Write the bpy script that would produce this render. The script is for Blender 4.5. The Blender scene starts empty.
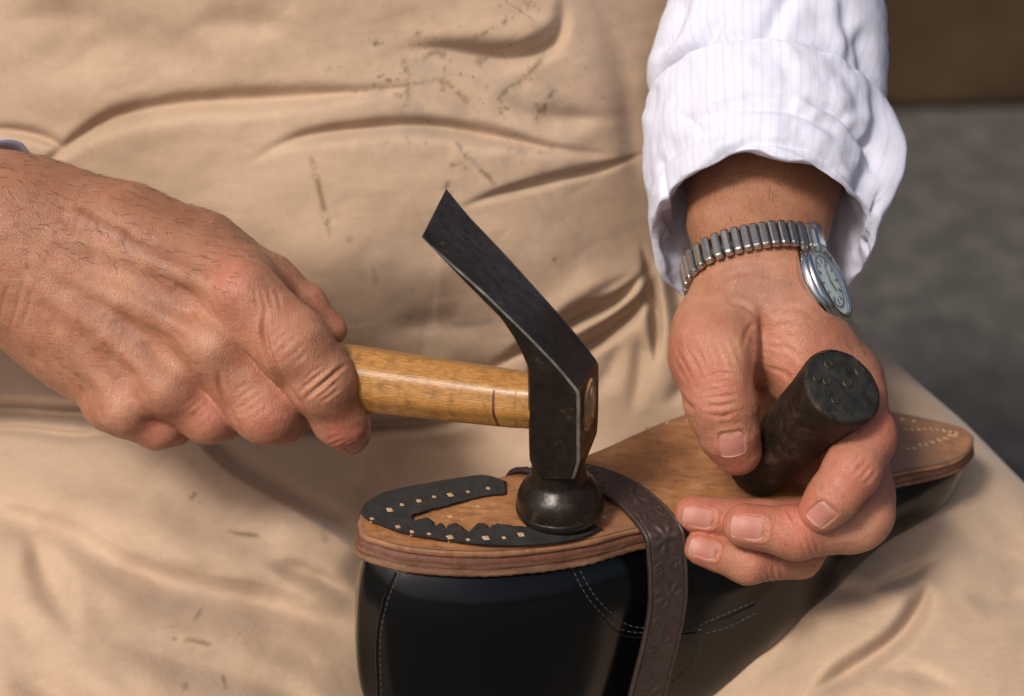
import bpy, bmesh, math, random
import numpy as np
from mathutils import Vector, Matrix
from mathutils.bvhtree import BVHTree
from mathutils.geometry import tessellate_polygon
R = math.radians
random.seed(4); rng = np.random.default_rng(4)
scene = bpy.context.scene
COL = scene.collection

# ---------------------------------------------------------------- camera, world, sun, exposure
S = 0.00042                      # metres per unit of the working frame (about one picture pixel on the hammer)
F = 2141.0                       # camera distance in those units
PITCH = R(30)
ORG = np.array([0.0, 0.0, 0.62])
UX = np.array([1.0, 0, 0]); UY = np.array([0, math.sin(PITCH), math.cos(PITCH)]); UZ = np.array([0, -math.cos(PITCH), math.sin(PITCH)])
B = np.stack([UX, UY, UZ])       # rows
cd = bpy.data.cameras.new('camera'); cam = bpy.data.objects.new('camera', cd); COL.objects.link(cam)
cam.location = ORG + UZ * F * S
cam.rotation_euler = (math.pi/2 - PITCH, 0, 0)
cd.sensor_width = 36; cd.lens = 36 * F / 1024
cd.clip_start = 0.02; cd.clip_end = 200
cd.dof.use_dof = True; cd.dof.focus_distance = (F - 25) * S; cd.dof.aperture_fstop = 6.7
scene.camera = cam
SUN_EL, SUN_AZ = 50, -38         # azimuth measured from straight behind the camera, negative = from the left
w = bpy.data.worlds.new('World'); scene.world = w; w.use_nodes = True
nt = w.node_tree; sky = nt.nodes.new('ShaderNodeTexSky'); sky.sky_type = 'NISHITA'; sky.sun_disc = False
sky.sun_elevation = R(SUN_EL); sky.sun_rotation = R(180 - SUN_AZ); sky.dust_density = 6.0; sky.air_density = 0.8; sky.ozone_density = 0.6
bg = nt.nodes['Background']; nt.links.new(sky.outputs[0], bg.inputs[0]); bg.inputs[1].default_value = 0.052
sl = bpy.data.lights.new('sun', 'SUN'); sun = bpy.data.objects.new('sun', sl); COL.objects.link(sun)
sl.energy = 1.5; sl.angle = R(11); sl.color = (1.0, 0.955, 0.89)
sd = Vector((math.sin(R(SUN_AZ))*math.cos(R(SUN_EL)), -math.cos(R(SUN_AZ))*math.cos(R(SUN_EL)), math.sin(R(SUN_EL))))
sun.rotation_euler = sd.to_track_quat('Z', 'Y').to_euler()
sun.location = (0, 0, 5)
scene.view_settings.view_transform = 'Standard'; scene.view_settings.look = 'None'
scene.view_settings.exposure = 0.86; scene.view_settings.gamma = 1

# ---------------------------------------------------------------- frame helpers
def at(px, py, z=0.0):
    px = np.asarray(px, float); py = np.asarray(py, float); z = np.asarray(z, float)
    k = (F - z) / F
    return np.stack(np.broadcast_arrays((px-512)*k, (348-py)*k, z), axis=-1)
def proj(P):
    P = np.asarray(P, float); k = F / (F - P[..., 2])
    return P[..., 0]*k + 512, 348 - P[..., 1]*k
def world(P): return ORG + (np.asarray(P, float) @ B) * S
def wdir(v): return np.asarray(v, float) @ B
def unit(v): v = np.asarray(v, float); return v / (np.linalg.norm(v) + 1e-12)

def tag(o, label=None, cat=None, group=None, kind=None):
    if label: o['label'] = label
    if cat: o['category'] = cat
    if group: o['group'] = group
    if kind: o['kind'] = kind
    return o
def empty(name, p, label, cat, group=None):
    o = bpy.data.objects.new(name, None); COL.objects.link(o); o.empty_display_size = 0.02
    o.location = Vector(world(p)); return tag(o, label, cat, group)
def mesh_obj(name, V, faces, mat, parent=None, smooth=True, frame=True, origin=None):
    """V in frame units (n,3); faces list or (m,k) array; linked as ONE mesh object."""
    Wv = world(V) if frame else np.asarray(V, float)
    anc = None
    if parent is not None:
        pl = np.zeros(3); q = parent
        while q is not None: pl += np.array(q.location); q = q.parent
        loc = np.zeros(3); base = pl
    else:
        base = np.array(origin) if origin is not None else Wv.mean(0); loc = base
    Wv = Wv - base
    me = bpy.data.meshes.new(name)
    if isinstance(faces, np.ndarray):
        n, k = faces.shape
        me.vertices.add(len(Wv)); me.vertices.foreach_set('co', Wv.astype(np.float32).ravel())
        me.loops.add(n*k); me.loops.foreach_set('vertex_index', faces.astype(np.int32).ravel())
        me.polygons.add(n); me.polygons.foreach_set('loop_start', (np.arange(n)*k).astype(np.int32))
        me.polygons.foreach_set('loop_total', np.full(n, k, np.int32))
        me.update(calc_edges=True); me.validate()
    else:
        me.from_pydata([tuple(v) for v in Wv], [], [tuple(int(i) for i in f) for f in faces]); me.update()
    if smooth: me.polygons.foreach_set('use_smooth', [True]*len(me.polygons))
    me.materials.append(mat)
    o = bpy.data.objects.new(name, me); COL.objects.link(o)
    o.location = loc
    if parent is not None: o.parent = parent
    return o
def attr(o, name, vals):
    a = o.data.attributes.new(name, 'FLOAT', 'POINT'); a.data.foreach_set('value', np.asarray(vals, np.float32).ravel())
def uvmap(o, uv):
    """uv per vertex"""
    l = o.data.uv_layers.new(name='UVMap'); idx = np.zeros(len(o.data.loops), np.int32)
    o.data.loops.foreach_get('vertex_index', idx); l.data.foreach_set('uv', np.asarray(uv, np.float32)[idx].ravel())
def grid_faces(nu, nv, closed_u=False, closed_v=False):
    I = np.arange(nu*nv).reshape(nu, nv)
    if closed_u: I = np.vstack([I, I[:1]])
    if closed_v: I = np.hstack([I, I[:, :1]])
    return np.stack([I[:-1, :-1], I[1:, :-1], I[1:, 1:], I[:-1, 1:]], -1).reshape(-1, 4)
def catmull(P, n=16):
    P = np.asarray(P, float); Q = np.vstack([2*P[0]-P[1], P, 2*P[-1]-P[-2]]); out = []
    for i in range(1, len(Q)-2):
        t = np.linspace(0, 1, n, endpoint=False)[:, None]; a, b, c, d = Q[i-1], Q[i], Q[i+1], Q[i+2]
        out.append(0.5*((2*b) + (-a+c)*t + (2*a-5*b+4*c-d)*t**2 + (-a+3*b-3*c+d)*t**3))
    return np.vstack(out + [P[-1:]])
def vnoise(x, y, scale, seed=0, oct=3):
    r = np.random.default_rng(seed); out = np.zeros_like(x); amp = 1; tot = 0
    for o in range(oct):
        T = r.standard_normal((128, 128)); u = x/scale; v = y/scale
        iu = np.floor(u).astype(int); iv = np.floor(v).astype(int); fu = u-iu; fv = v-iv
        fu = fu*fu*(3-2*fu); fv = fv*fv*(3-2*fv); a = T[iu % 128, iv % 128]; b = T[(iu+1) % 128, iv % 128]
        c = T[iu % 128, (iv+1) % 128]; d = T[(iu+1) % 128, (iv+1) % 128]
        out += amp*((a*(1-fu)+b*fu)*(1-fv) + (c*(1-fu)+d*fu)*fv); tot += amp; amp *= 0.5; scale *= 0.5
    return out/tot
def stroke(X, Y, pts, taper=0.2, m=90):
    """signed distance to a smooth curve and a taper weight, for arrays X, Y (picture units)"""
    C = catmull(pts, 8); n = len(C)-1
    sh = X.shape; X = X.ravel(); Y = Y.ravel()
    sel = np.where((X > C[:, 0].min()-m) & (X < C[:, 0].max()+m) & (Y > C[:, 1].min()-m) & (Y < C[:, 1].max()+m))[0]
    D = np.full(X.shape, 1e3); Sg = np.ones(X.shape); T = np.zeros(X.shape)
    x = X[sel]; y = Y[sel]; bd = np.full(x.shape, 1e9); bs = np.ones(x.shape); bt = np.zeros(x.shape)
    for i in range(n):
        a = C[i]; d = C[i+1]-a; L2 = d@d + 1e-9
        t = ((x-a[0])*d[0] + (y-a[1])*d[1])/L2; tc = np.clip(t, 0, 1)
        dx = x-a[0]-tc*d[0]; dy = y-a[1]-tc*d[1]; dd = dx*dx+dy*dy; m_ = dd < bd
        bd = np.where(m_, dd, bd); bs = np.where(m_, np.sign(d[0]*dy - d[1]*dx), bs); bt = np.where(m_, (i+tc)/n, bt)
    D[sel] = np.sqrt(bd); Sg[sel] = bs; T[sel] = bt
    W = np.clip(np.minimum(T, 1-T)/taper, 0, 1); W = W*W*(3-2*W)
    return (D*Sg).reshape(sh), W.reshape(sh)

# ---------------------------------------------------------------- materials
def newmat(name, col=(0.5, 0.5, 0.5), rough=0.6, metal=0.0, **kw):
    m = bpy.data.materials.new(name); m.use_nodes = True; p = m.node_tree.nodes['Principled BSDF']
    p.inputs['Base Color'].default_value = (*col, 1); p.inputs['Roughness'].default_value = rough; p.inputs['Metallic'].default_value = metal
    for k, v in kw.items(): p.inputs[k].default_value = v
    return m, m.node_tree, p
class G:
    def __init__(s, nt): s.nt = nt
    def n(s, t, ins=None, **kw):
        n = s.nt.nodes.new(t)
        for k, v in kw.items(): setattr(n, k, v)
        for k, v in (ins or {}).items():
            if isinstance(v, bpy.types.NodeSocket): s.nt.links.new(v, n.inputs[k])
            else: n.inputs[k].default_value = v
        return n
    def coord(s, out='Object', scale=(1, 1, 1), rot=(0, 0, 0)):
        c = s.n('ShaderNodeTexCoord'); m = s.n('ShaderNodeMapping', {'Vector': c.outputs[out], 'Scale': scale, 'Rotation': rot}); return m.outputs[0]
    def noise(s, vec, scale, detail=4, rough=0.55):
        return s.n('ShaderNodeTexNoise', {'Vector': vec, 'Scale': scale, 'Detail': detail, 'Roughness': rough}).outputs['Fac']
    def vor(s, vec, scale, feature='F1', out='Distance'):
        return s.n('ShaderNodeTexVoronoi', {'Vector': vec, 'Scale': scale}, feature=feature).outputs[out]
    def ramp(s, fac, stops):
        r = s.n('ShaderNodeValToRGB', {'Fac': fac}); e = r.color_ramp.elements
        while len(e) < len(stops): e.new(0.5)
        for q, (p_, c) in zip(e, stops): q.position = p_; q.color = (*c, 1) if len(c) == 3 else c
        return r.outputs[0]
    def val(s, fac, a, b, lo=0.0, hi=1.0):
        return s.n('ShaderNodeMapRange', {0: fac, 1: a, 2: b, 3: lo, 4: hi}).outputs[0]
    def mix(s, f, a, b, mode='MIX'):
        m = s.n('ShaderNodeMix', data_type='RGBA', blend_type=mode)
        for k, v in ((0, f), (6, a), (7, b)):
            if isinstance(v, bpy.types.NodeSocket): s.nt.links.new(v, m.inputs[k])
            else: m.inputs[k].default_value = (*v, 1) if isinstance(v, tuple) and len(v) == 3 else v
        return m.outputs[2]
    def math(s, op, a, b=0.0):
        m = s.n('ShaderNodeMath', operation=op)
        for k, v in ((0, a), (1, b)):
            if isinstance(v, bpy.types.NodeSocket): s.nt.links.new(v, m.inputs[k])
            else: m.inputs[k].default_value = v
        return m.outputs[0]
    def bump(s, h, dist, strength=1.0, prev=None):
        b = s.n('ShaderNodeBump', {'Height': h, 'Distance': dist, 'Strength': strength})
        if prev is not None: s.nt.links.new(prev, b.inputs['Normal'])
        return b.outputs[0]
    def attr(s, name): return s.n('ShaderNodeAttribute', attribute_name=name).outputs['Fac']

def mat_khaki():
    m, nt, p = newmat('khaki_cotton', rough=0.92); g = G(nt); c = g.coord()
    base = g.ramp(g.noise(c, 9, 6, 0.6), [(0.25, (0.405, 0.276, 0.182)), (0.75, (0.508, 0.356, 0.244))])
    base = g.mix(g.val(g.noise(c, 220, 3), 0.35, 0.7, 0.0, 0.25), base, (0.56, 0.40, 0.28))
    thr = g.noise(g.coord(scale=(60, 900, 900)), 1.0, 2)
    base = g.mix(g.val(thr, 0.3, 0.75, 0, 0.25), base, (0.37, 0.25, 0.15))
    grime = g.val(g.noise(g.coord(scale=(1, 1.5, 1.5)), 16, 8, 0.7), 0.50, 0.74, 0, 0.45)
    base = g.mix(grime, base, (0.30, 0.20, 0.12))
    stc = g.ramp(g.noise(c, 60, 2), [(0.4, (0.15, 0.10, 0.045)), (0.52, (0.22, 0.145, 0.055)), (0.62, (0.13, 0.085, 0.06))])
    base = g.mix(g.attr('stain'), base, stc)
    base = g.mix(g.attr('grey_stain'), base, (0.16, 0.15, 0.14))
    nt.links.new(base, p.inputs['Base Color'])
    wv1 = g.n('ShaderNodeTexWave', {'Vector': c, 'Scale': 300.0, 'Distortion': 1.5, 'Detail': 2.0, 'Detail Scale': 3.0}, bands_direction='X').outputs['Fac']
    wv2 = g.n('ShaderNodeTexWave', {'Vector': c, 'Scale': 300.0, 'Distortion': 1.5, 'Detail': 2.0, 'Detail Scale': 3.0}, bands_direction='Z').outputs['Fac']
    b = g.bump(g.math('ADD', wv1, wv2), 0.00007, 0.4)
    b = g.bump(g.noise(c, 70, 4, 0.5), 0.0006, 0.3, b)
    nt.links.new(b, p.inputs['Normal']); p.inputs['Sheen Weight'].default_value = 0.15
    return m
def mat_skin(name, tanv=0.0):
    m, nt, p = newmat(name, rough=0.5); g = G(nt); c = g.coord()
    a = (0.325, 0.140, 0.072); b_ = (0.500, 0.250, 0.150)
    base = g.ramp(g.noise(c, 55, 6, 0.65), [(0.28, a), (0.72, b_)])
    mott = g.val(g.noise(c, 160, 4, 0.6), 0.44, 0.66, 0, 0.5)
    base = g.mix(mott, base, (0.38, 0.125, 0.07))
    fr = g.vor(g.coord(scale=(1, 1, 1)), 150)
    sel = g.noise(c, 45, 2)
    fre = g.math('MULTIPLY', g.val(fr, 0.12, 0.28, 1, 0), g.val(sel, 0.46, 0.58, 0, 0.6))
    base = g.mix(fre, base, (0.235, 0.085, 0.04))
    base = g.mix(g.attr('tan'), base, (0.25, 0.105, 0.05))
    base = g.mix(g.attr('pink'), base, (0.46, 0.125, 0.085))
    base = g.mix(g.attr('pale'), base, (0.62, 0.33, 0.20))
    base = g.mix(g.attr('vein'), base, (0.27, 0.15, 0.125))
    nt.links.new(base, p.inputs['Base Color'])
    cell = g.vor(g.coord(scale=(1, 1, 1)), 900, 'DISTANCE_TO_EDGE')
    c2 = g.vor(g.coord(scale=(1.0, 0.45, 0.45), rot=(0.3, 0.5, 0.6)), 950, 'DISTANCE_TO_EDGE')
    b1 = g.bump(g.val(cell, 0, 0.12), 0.00015, 0.45)
    b2 = g.bump(g.val(c2, 0, 0.12), 0.00022, 0.45, b1)
    b3 = g.bump(g.noise(g.coord(scale=(1, 0.35, 0.35), rot=(0, 0.6, 0)), 420, 5, 0.65), 0.0006, 0.5, b2)
    b3 = g.bump(g.noise(g.coord(scale=(0.3, 1, 1), rot=(0, 0.6, 0)), 500, 4, 0.6), 0.0006, 0.4, b3)
    nt.links.new(b3, p.inputs['Normal'])
    nt.links.new(g.val(g.noise(c, 300, 3), 0.3, 0.7, 0.36, 0.56), p.inputs['Roughness'])
    p.inputs['Subsurface Weight'].default_value = 0.18; p.inputs['Subsurface Radius'].default_value = (1.0, 0.35, 0.2); p.inputs['Subsurface Scale'].default_value = 0.0022
    p.inputs['Specular IOR Level'].default_value = 0.42
    return m
def mat_shirt():
    m, nt, p = newmat('white_striped_shirt', rough=0.85); g = G(nt)
    uv = g.coord('UV')
    wv = g.n('ShaderNodeTexWave', {'Vector': uv, 'Scale': 26.0, 'Distortion': 0.0}, bands_direction='X').outputs['Fac']
    st = g.val(wv, 0.80, 0.98, 0, 0.30)
    wv3 = g.n('ShaderNodeTexWave', {'Vector': uv, 'Scale': 13.0, 'Distortion': 0.0, 'Phase Offset': 1.3}, bands_direction='X').outputs['Fac']
    base = g.mix(st, (0.63, 0.63, 0.73), (0.50, 0.50, 0.66))
    base = g.mix(g.val(wv3, 0.93, 0.99, 0, 0.28), base, (0.48, 0.49, 0.66))
    nt.links.new(base, p.inputs['Base Color'])
    c = g.coord()
    b = g.bump(g.noise(c, 60, 5, 0.6), 0.003, 0.35)
    b = g.bump(g.noise(c, 1500, 2), 0.0001, 0.5, b)
    nt.links.new(b, p.inputs['Normal'])
    p.inputs['Subsurface Weight'].default_value = 0.1; p.inputs['Subsurface Scale'].default_value = 0.003
    return m
def mat_iron():
    m, nt, p = newmat('dark_forged_iron', rough=0.3, metal=0.3); g = G(nt); c = g.coord()
    base = g.ramp(g.noise(c, 120, 6, 0.7), [(0.3, (0.011, 0.0075, 0.005)), (0.62, (0.026, 0.018, 0.013)), (0.8, (0.12, 0.09, 0.06))])
    rust = g.math('MULTIPLY', g.val(g.noise(g.coord(scale=(1, 1, 2.5), rot=(0, 0.8, 0)), 70, 5, 0.7), 0.64, 0.72), 0.8)
    base = g.mix(rust, base, (0.20, 0.115, 0.045))
    sc = g.vor(g.coord(scale=(1, 1, 0.12), rot=(0, -0.65, 0)), 260)
    base = g.mix(g.val(sc, 0.02, 0.06, 0.8, 0), base, (0.16, 0.14, 0.125))
    nt.links.new(base, p.inputs['Base Color'])
    nt.links.new(g.val(g.noise(c, 200, 6, 0.7), 0.3, 0.75, 0.20, 0.42), p.inputs['Roughness']); p.inputs['Specular IOR Level'].default_value = 0.35
    b = g.bump(g.noise(c, 260, 6, 0.65), 0.0005, 0.5); b = g.bump(g.noise(c, 60, 3), 0.001, 0.4, b)
    nt.links.new(b, p.inputs['Normal']); return m
def mat_wood():
    m, nt, p = newmat('varnished_ash_wood', rough=0.32); g = G(nt)
    uv = g.coord('UV', scale=(1.0, 1.0, 1))
    gr = g.noise(g.coord('UV', scale=(3, 26, 1)), 1.6, 8, 0.7)
    base = g.ramp(gr, [(0.28, (0.17, 0.062, 0.014)), (0.48, (0.37, 0.165, 0.037)), (0.70, (0.52, 0.27, 0.075))])
    dirt = g.val(g.noise(uv, 5, 8, 0.75), 0.48, 0.68, 0, 0.8)
    base = g.mix(dirt, base, (0.15, 0.065, 0.016))
    fl = g.val(g.noise(g.coord('UV', scale=(14, 90, 1)), 2.2, 3, 0.7), 0.62, 0.70, 0, 0.8)
    base = g.mix(fl, base, (0.09, 0.04, 0.012))
    nt.links.new(base, p.inputs['Base Color'])
    nt.links.new(g.bump(gr, 0.0005, 0.4), p.inputs['Normal'])
    p.inputs['Coat Weight'].default_value = 0.25; p.inputs['Coat Roughness'].default_value = 0.25; return m
def mat_upper():
    m, nt, p = newmat('black_polished_leather', (0.002, 0.002, 0.0022), 0.15); g = G(nt); c = g.coord()
    b = g.bump(g.noise(c, 700, 3, 0.6), 0.00012, 0.5); b = g.bump(g.noise(c, 35, 3), 0.0025, 0.25, b)
    nt.links.new(b, p.inputs['Normal']); nt.links.new(g.val(g.noise(c, 90, 5, 0.7), 0.3, 0.8, 0.18, 0.30), p.inputs['Roughness'])
    nt.links.new(g.val(g.noise(c, 60, 4), 0.3, 0.7, 0.16, 0.24), p.inputs['Roughness'])
    p.inputs['Specular IOR Level'].default_value = 0.05; p.inputs['Coat Weight'].default_value = 0.75; p.inputs['Coat Roughness'].default_value = 0.16
    return m
def mat_layers():
    m, nt, p = newmat('stacked_leather_edge', rough=0.6); g = G(nt)
    h = g.attr('height'); wob = g.noise(g.coord(), 45, 4, 0.7)
    hh = g.math('ADD', h, g.math('MULTIPLY', g.math('SUBTRACT', wob, 0.5), 0.30))
    base = g.ramp(hh, [(0.0, (0.30, 0.13, 0.055)), (0.16, (0.36, 0.17, 0.08)), (0.24, (0.16, 0.055, 0.03)), (0.50, (0.115, 0.035, 0.02)), (0.66, (0.28, 0.14, 0.07)), (0.82, (0.13, 0.05, 0.025)), (1.0, (0.33, 0.17, 0.08))])
    base = g.mix(g.val(g.noise(g.coord(), 500, 5, 0.8), 0.5, 0.75, 0, 0.5), base, (0.36, 0.19, 0.10))
    base = g.mix(g.val(g.noise(g.coord(), 70, 6, 0.75), 0.45, 0.65, 0, 0.7), base, (0.09, 0.032, 0.018))
    nt.links.new(base, p.inputs['Base Color'])
    nt.links.new(g.bump(g.noise(g.coord(scale=(1, 1, 3)), 500, 6, 0.7), 0.0006, 0.7), p.inputs['Normal']); return m
def mat_tan():
    m, nt, p = newmat('tan_sole_leather', rough=0.5); g = G(nt); c = g.coord()
    base = g.ramp(g.noise(c, 60, 6, 0.65), [(0.3, (0.25, 0.100, 0.038)), (0.6, (0.40, 0.180, 0.070)), (0.8, (0.47, 0.25, 0.12))])
    base = g.mix(g.val(g.noise(g.coord(scale=(1, 4, 1)), 90, 5, 0.7), 0.50, 0.66, 0, 0.75), base, (0.16, 0.065, 0.03))
    base = g.mix(g.val(g.noise(g.coord(scale=(3, 1, 1)), 260, 4, 0.75), 0.60, 0.70, 0, 0.6), base, (0.55, 0.35, 0.22))
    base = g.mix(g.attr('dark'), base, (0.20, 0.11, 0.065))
    nt.links.new(base, p.inputs['Base Color'])
    nt.links.new(g.bump(g.noise(c, 240, 6, 0.7), 0.0008, 0.6), p.inputs['Normal']); return m
def simple(name, c1, c2, rough, scale=200, bumpd=0.0004, metal=0.0, **kw):
    m, nt, p = newmat(name, rough=rough, metal=metal, **kw); g = G(nt); c = g.coord()
    nt.links.new(g.ramp(g.noise(c, scale, 6, 0.65), [(0.3, c1), (0.7, c2)]), p.inputs['Base Color'])
    if bumpd: nt.links.new(g.bump(g.noise(c, scale*2, 5, 0.65), bumpd, 0.6), p.inputs['Normal'])
    return m
M = dict(khaki=mat_khaki(), skin=mat_skin('weathered_skin'), shirt=mat_shirt(), iron=mat_iron(), wood=mat_wood(), upper=mat_upper(), layers=mat_layers(), tan=mat_tan())
M['rubber'] = simple('black_cemented_leather', (0.010, 0.010, 0.011), (0.030, 0.028, 0.027), 0.62, 160, 0.0012)
M['peg'] = simple('pale_wood_peg', (0.36, 0.21, 0.11), (0.55, 0.36, 0.21), 0.7, 300, 0.0002)
M['thread'] = simple('grey_thread', (0.03, 0.03, 0.033), (0.06, 0.06, 0.064), 0.8, 900, 0)
M['strap'] = simple('embossed_brown_leather', (0.030, 0.017, 0.014), (0.052, 0.032, 0.026), 0.48, 260, 0.0004)
M['plug'] = simple('blackened_horn', (0.006, 0.0045, 0.0035), (0.034, 0.019, 0.011), 0.5, 130, 0.0016)
M['plug'].node_tree.nodes['Principled BSDF'].inputs['Specular IOR Level'].default_value = 0.25
M['plug_end'] = simple('worn_black_end', (0.009, 0.009, 0.008), (0.032, 0.031, 0.027), 0.6, 170, 0.0014)
M['plug_end'].node_tree.nodes['Principled BSDF'].inputs['Specular IOR Level'].default_value = 0.2
M['tack'] = simple('dull_brass', (0.03, 0.025, 0.018), (0.08, 0.062, 0.04), 0.5, 600, 0, 0.6)
M['steel'] = simple('brushed_steel', (0.42, 0.38, 0.33), (0.62, 0.58, 0.52), 0.24, 800, 0.00004, 1.0)
M['chrome'] = simple('polished_chrome', (0.62, 0.62, 0.62), (0.75, 0.75, 0.74), 0.10, 100, 0, 1.0)
M['darkmetal'] = simple('dark_gap_metal', (0.02, 0.02, 0.02), (0.05, 0.05, 0.045), 0.5, 300, 0, 0.8)
M['dial'] = simple('pale_green_dial', (0.70, 0.84, 0.80), (0.80, 0.92, 0.89), 0.4, 500, 0)
M['ink'] = newmat('dark_ink', (0.02, 0.03, 0.03), 0.5)[0]
M['endgrain'] = simple('handle_end_grain', (0.20, 0.09, 0.025), (0.48, 0.26, 0.09), 0.5, 350, 0.0006)
def mat_nail():
    m, nt, p = newmat('fingernail', rough=0.5); g = G(nt)
    t = g.n('ShaderNodeSeparateXYZ', {0: g.coord('UV')}).outputs[0]
    base = g.ramp(t, [(0.0, (0.36, 0.13, 0.08)), (0.14, (0.47, 0.22, 0.155)), (0.3, (0.44, 0.18, 0.13)), (0.90, (0.47, 0.19, 0.145)), (0.97, (0.44, 0.24, 0.16))])
    nt.links.new(base, p.inputs['Base Color'])
    nt.links.new(g.bump(g.noise(g.coord('UV', scale=(2, 30, 1)), 2, 2), 0.0002, 0.4), p.inputs['Normal'])
    p.inputs['Subsurface Weight'].default_value = 0.15; p.inputs['Subsurface Scale'].default_value = 0.001
    return m
M['nail'] = mat_nail()
def mat_pave():
    m, nt, p = newmat('worn_grey_stone', rough=0.85); g = G(nt); c = g.coord()
    b = g.ramp(g.noise(c, 22, 8, 0.75), [(0.36, (0.040, 0.036, 0.031)), (0.5, (0.066, 0.059, 0.051)), (0.64, (0.11, 0.099, 0.085))])
    b = g.mix(g.val(g.noise(c, 2.2, 3), 0.4, 0.65, 0, 0.4), b, (0.062, 0.054, 0.045))
    nt.links.new(b, p.inputs['Base Color']); nt.links.new(g.bump(g.noise(c, 30, 6), 0.01, 0.5), p.inputs['Normal']); return m
M['pave'] = mat_pave()
M['step'] = simple('dark_brown_timber', (0.040, 0.020, 0.006), (0.085, 0.050, 0.022), 0.7, 6, 0.004)

# ---------------------------------------------------------------- the setting
n_ = 60; gx = np.linspace(-40, 40, n_)
GX, GY = np.meshgrid(gx, gx, indexing='ij')
pv = mesh_obj('pavement', np.stack([GX, GY, np.zeros_like(GX)], -1).reshape(-1, 3), grid_faces(n_, n_), M['pave'], frame=False, origin=(0, 0, 0))
tag(pv, kind='structure')

# timber step behind, blurred by distance
def rounded_bar(x0, x1, y0, y1, z0, z1, r, seg=6):
    prof = []
    for cx, cy, a0 in ((y1-r, z1-r, 0), (y0+r, z1-r, 90), (y0+r, z0+0.02, 180), (y1-r, z0+0.02, 270)):
        rr = r if cy > z0+0.03 else 0.02
        for k in range(seg+1):
            a = R(a0 + 90*k/seg); prof.append((cx + rr*math.cos(a), cy + rr*math.sin(a)))
    xs = np.linspace(x0, x1, 30); V = []
    for x in xs:
        for y, z in prof: V.append((x, y + 0.05*(x-0.6), z))
    nf = len(prof); Fc = [tuple(f) for f in grid_faces(len(xs), nf, closed_v=True)]
    Fc += [tuple(range(nf)), tuple(range((len(xs)-1)*nf, len(xs)*nf))[::-1]]
    return np.array(V), Fc
V, Fc = rounded_bar(-2.5, 3.5, 1.62, 2.35, 0.0, 0.42, 0.06)
st = mesh_obj('timber_step', V, Fc, M['step'], frame=False, origin=(0.5, 1.95, 0))
tag(st, 'dark brown rounded step on the grey pavement beyond the white sleeve', 'step')

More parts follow.
